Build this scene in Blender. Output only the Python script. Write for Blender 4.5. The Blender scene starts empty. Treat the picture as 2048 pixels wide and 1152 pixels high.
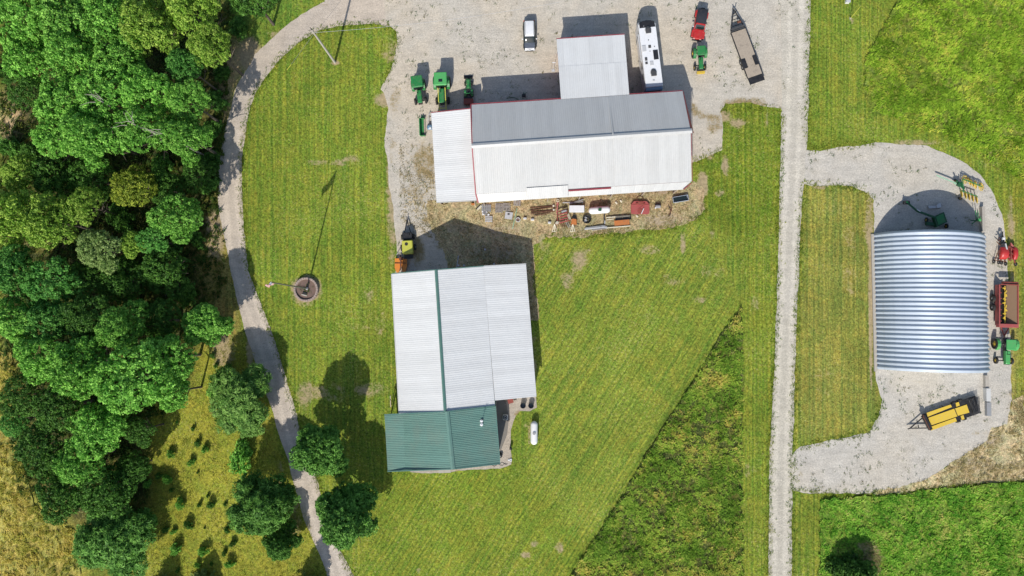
import bpy, bmesh, math, random
import numpy as np
from mathutils import Vector, Matrix, noise
from mathutils.geometry import delaunay_2d_cdt

# ------------------------------------------------------------------ camera, sky, sun, exposure
S = bpy.context.scene
C = S.collection
FPX = 1495.0                 # focal length in pixels of a 2048 wide frame
H = 115.0                    # drone altitude
cd = bpy.data.cameras.new('camera'); cam = bpy.data.objects.new('camera', cd); C.objects.link(cam)
cd.sensor_width = 36.0; cd.lens = 36.0 * FPX / 2048.0; cd.clip_start = 1.0; cd.clip_end = 3000.0
nad = Vector((21.0, -74.0, -FPX)).normalized()       # where straight down falls in the frame
ROT = nad.rotation_difference(Vector((0, 0, -1)))
cam.rotation_mode = 'QUATERNION'; cam.rotation_quaternion = ROT; cam.location = (0, 0, H)
S.camera = cam
RM = ROT.to_matrix(); RMI = RM.inverted()

SUN_EL = math.radians(42.0)
SH = Vector((0.222, 0.975)).normalized()             # shadows run this way over the ground
world = bpy.data.worlds.new('World'); S.world = world; world.use_nodes = True
wn = world.node_tree; wn.nodes.clear()
sky = wn.nodes.new('ShaderNodeTexSky'); sky.sky_type = 'NISHITA'; sky.sun_disc = False
sky.sun_elevation = SUN_EL; sky.sun_rotation = math.atan2(-SH.x, -SH.y)
sky.air_density = 1.0; sky.dust_density = 1.2; sky.ozone_density = 1.0
bg = wn.nodes.new('ShaderNodeBackground'); bg.inputs[1].default_value = 0.12
wo = wn.nodes.new('ShaderNodeOutputWorld')
wn.links.new(sky.outputs[0], bg.inputs[0]); wn.links.new(bg.outputs[0], wo.inputs[0])
sl = bpy.data.lights.new('sun', 'SUN'); sl.energy = 4.0; sl.angle = math.radians(0.5); sl.color = (1.0, 0.95, 0.87)
so = bpy.data.objects.new('sun', sl); C.objects.link(so)
so.rotation_mode = 'QUATERNION'
so.rotation_quaternion = Vector((SH.x * math.cos(SUN_EL), SH.y * math.cos(SUN_EL), -math.sin(SUN_EL))).to_track_quat('-Z', 'Y')
so.location = (0, -40, 60)
S.view_settings.view_transform = 'Standard'; S.view_settings.look = 'None'
S.view_settings.gamma = 1.0; S.view_settings.use_curve_mapping = False
S.view_settings.exposure = 0.20
S.cycles.max_bounces = 6; S.cycles.transparent_max_bounces = 4

random.seed(7); rnd = random.Random(11); nr = np.random.default_rng(5)

# ------------------------------------------------------------------ places
def P(px, py, z=0.0):
    """the point at height z that the photograph shows at (px, py) of 2048 x 1152"""
    d = RM @ Vector(((px - 1024) / FPX, -(py - 576) / FPX, -1.0))
    t = (z - H) / d.z
    return Vector((d.x * t, d.y * t, z))

_A = np.array(RMI)
def W2P(x, y):
    """ground points -> pixels (arrays)"""
    v = np.stack([x, y, np.full_like(x, -H)], 0)
    c = _A @ v.reshape(3, -1)
    return (1024 + FPX * c[0] / -c[2]).reshape(x.shape), (576 - FPX * c[1] / -c[2]).reshape(x.shape)

def inpoly(px, py, poly):
    r = np.zeros(px.shape, bool); n = len(poly); j = n - 1
    for i in range(n):
        xi, yi = poly[i]; xj, yj = poly[j]
        if yi != yj:
            r ^= ((yi > py) != (yj > py)) & (px < (xj - xi) * (py - yi) / (yj - yi) + xi)
        j = i
    return r

# ------------------------------------------------------------------ objects
def tag(o, label=None, cat=None, group=None, kind=None):
    if label: o['label'] = label
    if cat: o['category'] = cat
    if group: o['group'] = group
    if kind: o['kind'] = kind
    return o

def thing(name, label, cat, loc, rz=0.0, group=None):
    o = bpy.data.objects.new(name, None); C.objects.link(o)
    o.location = loc; o.rotation_euler = (0, 0, rz); o.empty_display_size = 0.3
    return tag(o, label, cat, group)

def at(name, label, cat, px, py, z=0.0, h=(0, -1), group=None):
    """a thing on the ground under pixel (px,py) seen at height z, its +Y running along pixel direction h"""
    p = P(px, py, z); a = P(px, py, 0); b = P(px + h[0], py + h[1], 0)
    d = b - a
    return thing(name, label, cat, (p.x, p.y, 0.03), math.atan2(-d.x, d.y), group)

def LP(root, px, py, z):
    """pixel at height z -> coordinates of root"""
    p = P(px, py, z) - root.location
    c, s = math.cos(-root.rotation_euler.z), math.sin(-root.rotation_euler.z)
    return Vector((p.x * c - p.y * s, p.x * s + p.y * c, z - root.location.z))

def copy_tree(o, parent=None):
    c = o.copy(); C.objects.link(c); c.parent = parent
    for ch in list(o.children): copy_tree(ch, c)
    return c

class MB:
    def __init__(s): s.v = []; s.f = []; s.sm = []
    def add(s, vs, fs, smooth=False):
        b = len(s.v); s.v += [tuple(v) for v in vs]; s.f += [tuple(b + i for i in f) for f in fs]; s.sm += [smooth] * len(fs)
        return s
    def box(s, cx, cy, cz, sx, sy, sz, rz=0.0, tx=1.0, ty=1.0, ch=0.0):
        hx, hy, hz = sx / 2, sy / 2, sz / 2
        ca, sa = math.cos(rz), math.sin(rz)
        def q(x, y, z): return (cx + x * ca - y * sa, cy + x * sa + y * ca, cz + z)
        if ch <= 0:
            vs = [q(-hx, -hy, -hz), q(hx, -hy, -hz), q(hx, hy, -hz), q(-hx, hy, -hz),
                  q(-hx * tx, -hy * ty, hz), q(hx * tx, -hy * ty, hz), q(hx * tx, hy * ty, hz), q(-hx * tx, hy * ty, hz)]
            return s.add(vs, [(3, 2, 1, 0), (4, 5, 6, 7), (0, 1, 5, 4), (1, 2, 6, 5), (2, 3, 7, 6), (3, 0, 4, 7)])
        def ring(x, y, z, c): return [q(-x + c, -y, z), q(x - c, -y, z), q(x, -y + c, z), q(x, y - c, z), q(x - c, y, z), q(-x + c, y, z), q(-x, y - c, z), q(-x, -y + c, z)]
        vs = ring(hx, hy, -hz, ch) + ring(hx, hy, hz - ch, ch) + ring((hx - ch) * tx, (hy - ch) * ty, hz, ch * .6)
        fs = [tuple(range(7, -1, -1)), tuple(range(16, 24))]
        for k in (0, 8):
            for i in range(8): fs.append((k + i, k + (i + 1) % 8, k + 8 + (i + 1) % 8, k + 8 + i))
        return s.add(vs, fs)
    def cyl(s, p0, p1, r0, r1=None, n=12, cap=True, smooth=True):
        p0 = Vector(p0); p1 = Vector(p1); r1 = r0 if r1 is None else r1
        d = (p1 - p0); d = d.normalized() if d.length > 1e-6 else Vector((0, 0, 1))
        a = d.orthogonal().normalized(); b = d.cross(a)
        vs = []
        for p, r in ((p0, r0), (p1, r1)):
            for i in range(n):
                t = 2 * math.pi * i / n; vs.append(p + a * (r * math.cos(t)) + b * (r * math.sin(t)))
        s.add(vs, [(i, (i + 1) % n, n + (i + 1) % n, n + i) for i in range(n)], smooth)
        if cap:
            s.add(vs, [tuple(range(n - 1, -1, -1)), tuple(range(n, 2 * n))])
        return s
    def tube(s, pts, r, n=6):
        for a, b in zip(pts, pts[1:]): s.cyl(a, b, r, r, n)
        return s
    def torus(s, c, axis, R, r, n=20, m=8):
        c = Vector(c); ax = Vector(axis).normalized(); a = ax.orthogonal().normalized(); b = ax.cross(a); vs = []
        for i in range(n):
            t = 2 * math.pi * i / n; e = a * math.cos(t) + b * math.sin(t)
            for k in range(m):
                u = 2 * math.pi * k / m; vs.append(c + e * (R + r * math.cos(u)) + ax * (r * math.sin(u)))
        return s.add(vs, [(i * m + k, ((i + 1) % n) * m + k, ((i + 1) % n) * m + (k + 1) % m, i * m + (k + 1) % m) for i in range(n) for k in range(m)], True)
    def prism(s, poly, z0, z1):
        n = len(poly)
        vs = [(x, y, z0) for x, y in poly] + [(x, y, z1) for x, y in poly]
        return s.add(vs, [tuple(range(n - 1, -1, -1)), tuple(range(n, 2 * n))] + [(i, (i + 1) % n, n + (i + 1) % n, n + i) for i in range(n)])
    def slab(s, pts, t):
        """polygon in space given thickness t downwards"""
        n = len(pts); pts = [Vector(p) for p in pts]
        nrm = (pts[1] - pts[0]).cross(pts[2] - pts[0]).normalized()
        if nrm.z < 0: pts.reverse(); nrm = -nrm
        vs = pts + [p - nrm * t for p in pts]
        return s.add(vs, [tuple(range(n)), tuple(range(2 * n - 1, n - 1, -1))] + [(i, n + i, n + (i + 1) % n, (i + 1) % n) for i in range(n)])
    def beam(s, p, q, w, h):
        p = Vector(p); q = Vector(q); d = (q - p).normalized(); up = Vector((0, 0, 1))
        if abs(d.z) > .95: up = Vector((0, 1, 0))
        sd = d.cross(up).normalized(); up = sd.cross(d)
        vs = [e + sd * (a * w / 2) + up * (b * h / 2) for e in (p, q) for a, b in ((-1, -1), (1, -1), (1, 1), (-1, 1))]
        return s.add(vs, [(0, 1, 2, 3), (7, 6, 5, 4), (0, 4, 5, 1), (1, 5, 6, 2), (2, 6, 7, 3), (3, 7, 4, 0)])
    def loft(s, secs, n=16, k=3.0, cap=True):
        """secs: (y, halfwidth, z0, z1) superelliptic cross-sections"""
        vs = []
        for (y, w, z0, z1) in secs:
            for i in range(n):
                t = 2 * math.pi * (i + .5) / n; c, sn = math.cos(t), math.sin(t)
                vs.append((w * math.copysign(abs(c) ** (2 / k), c), y, (z0 + z1) / 2 + (z1 - z0) / 2 * math.copysign(abs(sn) ** (2 / k), sn)))
        m = len(secs)
        fs = [(j * n + i, (j + 1) * n + i, (j + 1) * n + (i + 1) % n, j * n + (i + 1) % n) for j in range(m - 1) for i in range(n)]
        s.add(vs, fs, True)
        if cap: s.add(vs, [tuple(range(n)), tuple(range(m * n - 1, (m - 1) * n - 1, -1))])
        return s
    def mesh(s, name, mat, off=(0, 0, 0)):
        me = bpy.data.meshes.new(name)
        ox, oy, oz = off
        me.from_pydata([(x - ox, y - oy, z - oz) for x, y, z in s.v], [], s.f)
        me.polygons.foreach_set('use_smooth', s.sm)
        if mat: me.materials.append(mat)
        me.validate(); return me
    def build(s, name, mat, parent=None, off=None):
        if off is None: off = (0, 0, 0)
        o = bpy.data.objects.new(name, s.mesh(name, mat, off)); C.objects.link(o)
        if parent: o.parent = parent
        return o

def inst(name, me, parent, loc=(0, 0, 0), rot=(0, 0, 0), sc=(1, 1, 1)):
    o = bpy.data.objects.new(name, me); C.objects.link(o); o.parent = parent
    o.location = loc; o.rotation_euler = rot; o.scale = sc
    return o

# ------------------------------------------------------------------ materials
class NT:
    def __init__(s, name):
        s.m = bpy.data.materials.new(name); s.m.use_nodes = True; s.t = s.m.node_tree; s.t.nodes.clear()
        s.out = s.t.nodes.new('ShaderNodeOutputMaterial')
        s.b = s.t.nodes.new('ShaderNodeBsdfPrincipled'); s.link(s.b.outputs[0], s.out.inputs[0])
        s._tc = None
    def link(s, a, b): s.t.links.new(a, b)
    def put(s, v, sock):
        if hasattr(v, 'is_output'): s.link(v, sock)
        elif isinstance(v, (tuple, list)): sock.default_value = tuple(v) + ((1.0,) if len(v) == 3 and len(sock.default_value) == 4 else ())
        else: sock.default_value = v
    def co(s):
        if s._tc is None: s._tc = s.t.nodes.new('ShaderNodeTexCoord')
        return s._tc.outputs['Object']
    def noise(s, scale, detail=3.0, rough=.55, co=None, dist=0.0):
        n = s.t.nodes.new('ShaderNodeTexNoise'); s.link(co or s.co(), n.inputs['Vector'])
        n.inputs['Scale'].default_value = scale; n.inputs['Detail'].default_value = detail
        n.inputs['Roughness'].default_value = rough; n.inputs['Distortion'].default_value = dist
        return n.outputs['Fac']
    def math(s, op, a, b=0.0, c=None):
        n = s.t.nodes.new('ShaderNodeMath'); n.operation = op; s.put(a, n.inputs[0]); s.put(b, n.inputs[1])
        if c is not None: s.put(c, n.inputs[2])
        return n.outputs[0]
    def rng(s, v, a, b, c, d, smooth=False):
        n = s.t.nodes.new('ShaderNodeMapRange'); s.put(v, n.inputs[0])
        for i, x in enumerate((a, b, c, d)): n.inputs[i + 1].default_value = x
        if smooth: n.interpolation_type = 'SMOOTHSTEP'
        return n.outputs[0]
    def mix(s, f, a, b, mode='MIX'):
        n = s.t.nodes.new('ShaderNodeMix'); n.data_type = 'RGBA'; n.blend_type = mode
        s.put(f, n.inputs[0]); s.put(a, n.inputs[6]); s.put(b, n.inputs[7]); return n.outputs[2]
    def scale(s, col, v):
        n = s.t.nodes.new('ShaderNodeVectorMath'); n.operation = 'SCALE'; s.put(col, n.inputs[0]) if hasattr(col, 'is_output') else setattr(n.inputs[0], 'default_value', tuple(col)[:3])
        s.put(v, n.inputs['Scale']); return n.outputs[0]
    def attr(s, name):
        n = s.t.nodes.new('ShaderNodeAttribute'); n.attribute_name = name; return n
    def map(s, sx, sy, sz, rot=0.0):
        n = s.t.nodes.new('ShaderNodeMapping'); s.link(s.co(), n.inputs[0]); n.inputs['Scale'].default_value = (sx, sy, sz)
        n.inputs['Rotation'].default_value = (0, 0, rot); return n.outputs[0]
    def rand(s): return s.t.nodes.new('ShaderNodeObjectInfo').outputs['Random']
    def bump(s, h, strength=.5, dist=.05):
        n = s.t.nodes.new('ShaderNodeBump'); s.put(h, n.inputs['Height']); n.inputs['Strength'].default_value = strength
        n.inputs['Distance'].default_value = dist; s.link(n.outputs[0], s.b.inputs['Normal'])
    def fin(s, col, rough=.6, metal=0.0, spec=None):
        s.put(col, s.b.inputs['Base Color']); s.put(rough, s.b.inputs['Roughness']); s.b.inputs['Metallic'].default_value = metal
        if spec is not None: s.b.inputs['Specular IOR Level'].default_value = spec
        return s.m

_pm = {}
def paint(name, col, rough=.45, metal=0.0, dirt=.25, sc=2.5, dcol=(.16, .12, .08), coat=0.0):
    if name in _pm: return _pm[name]
    n = NT(name)
    a = n.noise(sc, 5, .6); b = n.noise(sc * 6, 4, .6)
    m = n.rng(n.math('ADD', a, n.math('MULTIPLY', b, .4)), .62, .95, 0, dirt, True)
    c = n.mix(m, n.scale(col, n.rng(a, .2, .8, .88, 1.1)), dcol)
    n.bump(b, .15, .01)
    if coat: n.b.inputs['Coat Weight'].default_value = coat
    _pm[name] = n.fin(c, n.rng(a, .3, .7, rough * .8, min(1, rough * 1.25)), metal)
    return _pm[name]

def roof_paint(name, col, rough=.42, stain=.25, scol=(.42, .38, .33), ax=0, streak=.05):
    n = NT(name)
    a = n.noise(.35, 5, .6); b = n.noise(3.0, 5, .6); r = n.rand()
    st = n.math('MULTIPLY', n.rng(n.math('ADD', a, n.math('MULTIPLY', b, .35)), .55, .95, 0, 1, True), stain)
    c = n.scale(n.mix(st, col, scol), n.rng(r, 0, 1, .955, 1.045))
    c = n.scale(c, n.rng(b, .3, .7, .97, 1.03))
    sk = n.noise(1.0, 5, .7, n.map(*((.12, 3.5, 1) if ax == 0 else (3.5, .12, 1))))
    c = n.scale(c, n.rng(sk, .3, .7, 1 - streak, 1 + streak * .6))
    c = n.mix(n.rng(n.noise(.9, 6, .75), .68, .82, 0, .25, True), c, (.36, .30, .25))
    n.bump(n.noise(1.3, 3), .12, .03)
    return n.fin(c, n.rng(b, .3, .7, rough - .06, rough + .08), 0.0)

M = {}
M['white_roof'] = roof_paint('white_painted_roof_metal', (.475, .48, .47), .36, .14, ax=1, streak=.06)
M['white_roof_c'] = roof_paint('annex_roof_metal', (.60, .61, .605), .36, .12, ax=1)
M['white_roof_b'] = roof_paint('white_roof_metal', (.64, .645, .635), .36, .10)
M['green_roof'] = roof_paint('green_roof_metal', (.135, .255, .212), .42, .35, (.20, .22, .17), streak=.10)
M['green_trim'] = paint('green_trim_metal', (.085, .19, .16), .4)
M['red_trim'] = paint('red_trim_metal', (.28, .035, .05), .45, dirt=.3, dcol=(.3, .2, .18))
M['red_wall'] = paint('red_wall_metal', (.26, .03, .045), .5, dirt=.3)
M['white_wall'] = paint('white_wall_metal', (.55, .55, .53), .5)
def galv_mat():
    n = NT('galvanized_steel'); r = n.rand(); a = n.noise(.5, 5, .65); b = n.noise(3.5, 5, .7); s_ = n.noise(1.0, 5, .7, n.map(.15, 4, 1))
    c = n.scale((.42, .48, .56), n.rng(r, 0, 1, .93, 1.06)); c = n.scale(c, n.rng(a, .3, .7, .90, 1.08)); c = n.scale(c, n.rng(s_, .3, .7, .93, 1.05))
    c = n.mix(n.rng(n.noise(.7, 6, .75), .62, .78, 0, .45, True), c, (.30, .28, .25))
    n.bump(n.math('ADD', n.noise(1.6, 3), n.math('MULTIPLY', b, .3)), .25, .05)
    return n.fin(c, n.rng(b, .3, .7, .40, .58), .15)
M['galv'] = galv_mat()
M['green'] = paint('green_enamel', (.020, .20, .05), .45, coat=.15, dirt=.5, dcol=(.12, .14, .08))
M['green_light'] = paint('faded_green_enamel', (.07, .36, .10), .45, dirt=.3)
M['green_dark'] = paint('dark_green_enamel', (.006, .09, .03), .4, dirt=.3)
M['yellow'] = paint('yellow_enamel', (.66, .46, .045), .5, dirt=.45, dcol=(.35, .27, .12))
M['pale_yellow'] = paint('pale_yellow_green_enamel', (.50, .50, .07), .45, dirt=.3)
M['orange'] = paint('orange_enamel', (.68, .22, .025), .5, dirt=.35)
M['red'] = paint('red_paint', (.46, .022, .022), .4, coat=.25, dirt=.3)
M['red_faded'] = paint('faded_red_enamel', (.36, .075, .07), .55, dirt=.4)
M['red_brown'] = paint('rusty_red_enamel', (.25, .05, .035), .65, dirt=.5)
M['rust'] = paint('rusted_iron', (.14, .055, .03), .85, dirt=.5, dcol=(.07, .04, .03))
M['orange_rust'] = paint('orange_rust', (.48, .16, .04), .9, dirt=.5)
M['black'] = paint('black_steel', (.016, .016, .018), .5, dirt=.25, dcol=(.06, .055, .05))
M['rubber'] = paint('rubber', (.02, .02, .019), .85, dirt=.5, dcol=(.09, .08, .065))
M['dark_grey'] = paint('dark_grey_plastic', (.055, .057, .06), .6)
M['grey'] = paint('grey_metal', (.28, .29, .30), .5, dirt=.3)
M['light_grey'] = paint('light_grey_metal', (.48, .49, .50), .5, dirt=.3)
M['white'] = paint('white_gelcoat', (.72, .73, .74), .3, dirt=.06, coat=.2)
M['white_tank'] = paint('white_tank_paint', (.74, .74, .74), .35, dirt=.1)
M['cream'] = paint('cream_plastic', (.62, .58, .45), .6, dirt=.3)
M['wood'] = paint('weathered_wood', (.38, .32, .25), .9, dirt=.6, sc=1.2, dcol=(.2, .17, .14))
M['wood_grey'] = paint('grey_wood', (.33, .31, .29), .9, dirt=.4)
M['concrete'] = paint('concrete', (.40, .37, .32), .9, dirt=.4, dcol=(.24, .2, .15))
M['stone'] = paint('planter_stone', (.36, .28, .24), .9, dirt=.5, sc=5)
M['soil'] = paint('garden_soil', (.16, .105, .085), .95, dirt=.5, sc=4)
M['silver'] = paint('silver_car_paint', (.20, .22, .25), .22, .6, .05, coat=.5)
M['car_dark'] = paint('charcoal_car_paint', (.035, .04, .042), .28, .4, .1, coat=.5)
M['canvas'] = paint('black_soft_top_fabric', (.022, .025, .034), .8, dirt=.15)
M['pole_wood'] = paint('weathered_pole_wood', (.46, .43, .39), .85, dirt=.3)
M['pole_metal'] = paint('dull_aluminium', (.25, .24, .22), .45, .4)
M['mint'] = paint('mint_green_paint', (.30, .52, .36), .6)
M['blue'] = paint('blue_grey_plastic', (.16, .27, .38), .45)
M['brown'] = paint('dried_manure_brown', (.24, .15, .09), .95, dirt=.4)
M['bark'] = paint('bark', (.11, .09, .07), .95, dirt=.4)
def glass_mat():
    n = NT('tinted_glass'); return n.fin((.012, .02, .018), .08, 0.0, .9)
M['glass'] = glass_mat()

# ------------------------------------------------------------------ ground
def ground_mat(name, tan=(.40, .31, .19), rag=.9, yel=(.27, .245, .035), fine=1.0):
    n = NT(name)
    z = n.attr('zone').outputs['Color']; bare = n.attr('bare').outputs['Fac']; u = n.attr('stripe').outputs['Fac']; amp = n.attr('amp').outputs['Fac']
    rc = n.map(1, 1, 1, .65); big = n.noise(.09, 4, .6); mid = n.noise(.5, 6, .72, rc); sm = n.noise(2.3, 6, .85, rc, .6); tiny = n.noise(4.6, 4, .8, rc, .5)
    c = n.scale(z, n.rng(big, .3, .7, .86, 1.14))
    c = n.mix(n.math('MULTIPLY', n.rng(mid, .40, .68, 0, 1, True), .7), c, n.mix(.5, c, yel))
    st = n.math('SINE', n.math('ADD', n.math('MULTIPLY', u, 1.0), n.math('MULTIPLY', n.math('SUBTRACT', n.noise(.22, 4), .5), 4.5)))
    st = n.math('SUBTRACT', n.math('MULTIPLY', st, .35), n.math('MULTIPLY', n.math('POWER', n.math('MAXIMUM', st, 0.0), 5.0), .9))
    st = n.math('MULTIPLY', n.math('MULTIPLY', st, amp), n.rng(n.noise(.16, 2), .35, .65, .25, 1.1))
    c = n.scale(c, n.math('ADD', 1.0, st))
    cx = n.t.nodes.new('ShaderNodeCombineXYZ'); n.put(n.math('MULTIPLY', u, .75), cx.inputs[0])
    va = n.t.nodes.new('ShaderNodeVectorMath'); va.operation = 'MULTIPLY_ADD'; n.link(n.co(), va.inputs[0]); va.inputs[1].default_value = (.035, .035, .035); n.link(cx.outputs[0], va.inputs[2])
    lines = n.rng(n.noise(1.0, 4, .7, va.outputs[0]), .34, .66, -1.15, 1.15)
    lm = n.math('MULTIPLY', lines, amp)
    c = n.mix(n.rng(lm, -.3, .3, 0, 1), n.mix(1.0, c, (.72, .86, .9), 'MULTIPLY'), n.mix(1.0, c, (1.28, 1.14, 1.2), 'MULTIPLY'))
    c = n.scale(c, n.math('MULTIPLY', n.rng(sm, .28, .72, 1 - .80 * fine, 1 + .90 * fine), n.rng(tiny, .25, .75, 1 - .60 * fine, 1 + .75 * fine)))
    gm = n.rng(n.noise(.45, 6, .75, rc, .8), .38, .62, 0, 1, True)
    c = n.mix(gm, n.mix(1.0, c, (.84, .96, .95), 'MULTIPLY'), n.mix(1.0, c, (1.15, 1.06, 1.1), 'MULTIPLY'))
    # scattered straw coloured flecks
    fl = n.rng(n.math('ADD', n.noise(3.2, 4, .75), n.math('MULTIPLY', big, .25)), .68, .82, 0, .8, True)
    c = n.mix(fl, c, (.42, .38, .14))
    b = n.math('ADD', bare, n.math('MULTIPLY', n.math('SUBTRACT', n.math('ADD', n.math('MULTIPLY', mid, .5), n.math('MULTIPLY', sm, .5)), .5), rag * 2.0))
    tanc = n.scale(tan, n.rng(n.noise(2.2, 5, .65), .3, .7, .72, 1.25))
    c = n.mix(n.rng(b, .40, .66, 0, .9, True), c, tanc)
    n.bump(n.math('ADD', sm, n.math('MULTIPLY', tiny, .6)), .8, .12)
    return n.fin(c, .95, 0, .15)

def gravel_mat(name, col=(.51, .472, .405), col2=(.54, .475, .38), track=0.0):
    n = NT(name)
    bare = n.attr('bare').outputs['Fac']; u = n.attr('stripe').outputs['Fac']
    big = n.noise(.07, 4, .6); mid = n.noise(.55, 5, .65); sm = n.noise(4.0, 4, .7); tiny = n.noise(13.0, 2, .6)
    c = n.mix(n.rng(big, .40, .62, 0, 1, True), col, col2)
    c = n.scale(c, n.rng(mid, .25, .75, .86, 1.12))
    # faint wheel marks
    w = n.noise(1.0, 3, .6, n.map(.25, 1.6, 1, math.radians(12)), .4)
    c = n.scale(c, n.rng(w, .35, .65, .93, 1.05))
    if track:
        t = n.math('ABSOLUTE', n.math('SUBTRACT', n.math('ABSOLUTE', u), .85))
        t = n.math('ADD', t, n.math('MULTIPLY', n.math('SUBTRACT', n.noise(.6, 3), .5), .5))
        c = n.scale(c, n.rng(t, .15, .6, 1 + track, 1 - track, True))
    c = n.scale(c, n.math('MULTIPLY', n.rng(sm, .25, .75, .76, 1.22), n.rng(tiny, .25, .75, .74, 1.24)))
    wd = n.rng(n.math('ADD', n.noise(.8, 6, .75), n.math('MULTIPLY', big, .2)), .80, .90, 0, .45, True)
    c = n.mix(wd, c, (.17, .15, .05))
    b = n.math('ADD', bare, n.math('MULTIPLY', n.math('SUBTRACT', n.math('ADD', n.math('MULTIPLY', mid, .6), n.math('MULTIPLY', sm, .4)), .5), 1.3))
    straw = n.mix(n.rng(n.noise(2.6, 5, .7), .38, .62, 0, 1), (.35, .25, .12), (.17, .14, .045))
    c = n.mix(n.rng(b, .42, .66, 0, .9, True), c, straw)
    n.bump(n.math('ADD', sm, tiny), .8, .06)
    return n.fin(c, .95, 0, .12)

def fbm(x, y, s, seed):
    """cheap smooth value noise for arrays"""
    r = np.zeros_like(x); a = .5
    g = np.random.default_rng(seed).random((64, 64))
    for k in range(4):
        X = x * s; Y = y * s; i = np.floor(X).astype(int); j = np.floor(Y).astype(int); fx = X - i; fy = Y - j
        fx = fx * fx * (3 - 2 * fx); fy = fy * fy * (3 - 2 * fy)
        q = lambda a_, b_: g[a_ % 64, b_ % 64]
        r += a * ((q(i, j) * (1 - fx) + q(i + 1, j) * fx) * (1 - fy) + (q(i, j + 1) * (1 - fx) + q(i + 1, j + 1) * fx) * fy)
        a *= .5; s *= 2.1
    return r

def set_attrs(me, zone=None, **kw):
    n = len(me.vertices)
    if zone is not None:
        a = me.attributes.new('zone', 'FLOAT_COLOR', 'POINT'); d = np.ones((n, 4), np.float32); d[:, :3] = zone; a.data.foreach_set('color', d.ravel())
    for k, v in kw.items():
        a = me.attributes.new(k, 'FLOAT', 'POINT'); a.data.foreach_set('value', np.broadcast_to(np.asarray(v, np.float32), (n,)).copy())

def blobs(px, py, bl):
    r = np.zeros_like(px)
    for (x, y, rx, ry, s) in bl:
        d = np.sqrt(((px - x) / rx) ** 2 + ((py - y) / ry) ** 2)
        r = np.maximum(r, s * np.clip(1.35 - d * .85, 0, 1))
    return r

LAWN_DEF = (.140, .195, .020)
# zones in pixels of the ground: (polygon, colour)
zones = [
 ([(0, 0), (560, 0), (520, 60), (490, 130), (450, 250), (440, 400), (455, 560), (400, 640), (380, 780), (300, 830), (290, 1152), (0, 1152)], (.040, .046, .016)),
 ([(480, -80), (700, -80), (660, 0), (600, 32), (540, 72), (500, 110), (462, 110), (455, 40)], (.105, .19, .022)),
 ([(462, 75), (500, 90), (530, 78), (515, 110), (490, 150), (470, 180), (452, 230), (440, 230), (445, 150)], (.33, .235, .12)),
 ([(0, 185), (28, 195), (42, 230), (25, 270), (0, 275)], (.50, .36, .20)),
 ([(380, 470), (452, 450), (475, 600), (490, 690), (400, 700)], (.21, .165, .045)),
 ([(300, 820), (372, 790), (392, 690), (500, 680), (560, 880), (640, 1110), (700, 1240), (280, 1240)], (.225, .235, .026)),
 ([(-200, 680), (32, 700), (38, 790), (6, 860), (40, 910), (70, 1010), (160, 1060), (175, 1240), (-200, 1240)], (.42, .38, .07)),
 ([(170, 1060), (300, 1000), (285, 1152), (290, 1240), (160, 1240)], (.14, .16, .022)),
 ([(1065, 475), (1200, 455), (1380, 420), (1480, 480), (1490, 612), (1330, 850), (1180, 1090), (1040, 940), (1060, 700)], (.155, .205, .024)),
 ([(1600, 366), (1750, 366), (1765, 800), (1735, 865), (1585, 890)], (.19, .20, .036)),
 ([(1380, 205), (1565, 215), (1560, 460), (1480, 480), (1400, 400)], (.120, .175, .015)),
 ([(1484, 560), (1556, 540), (1545, 1240), (1484, 1240)], (.150, .20, .020)),
 ([(1580, 980), (1640, 985), (1640, 1240), (1580, 1240)], (.14, .19, .020)),
 ([(780, 945), (1060, 940), (1180, 1100), (1130, 1240), (700, 1240), (700, 1000)], (.150, .20, .020)),
 ([(2016, 360), (2300, 330), (2300, 1000), (2040, 970), (2022, 800)], (.17, .20, .02)),
 ([(2018, 420), (2026, 420), (2032, 700), (2040, 860), (2020, 860), (2014, 600)], (.30, .24, .08)),
]
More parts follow.
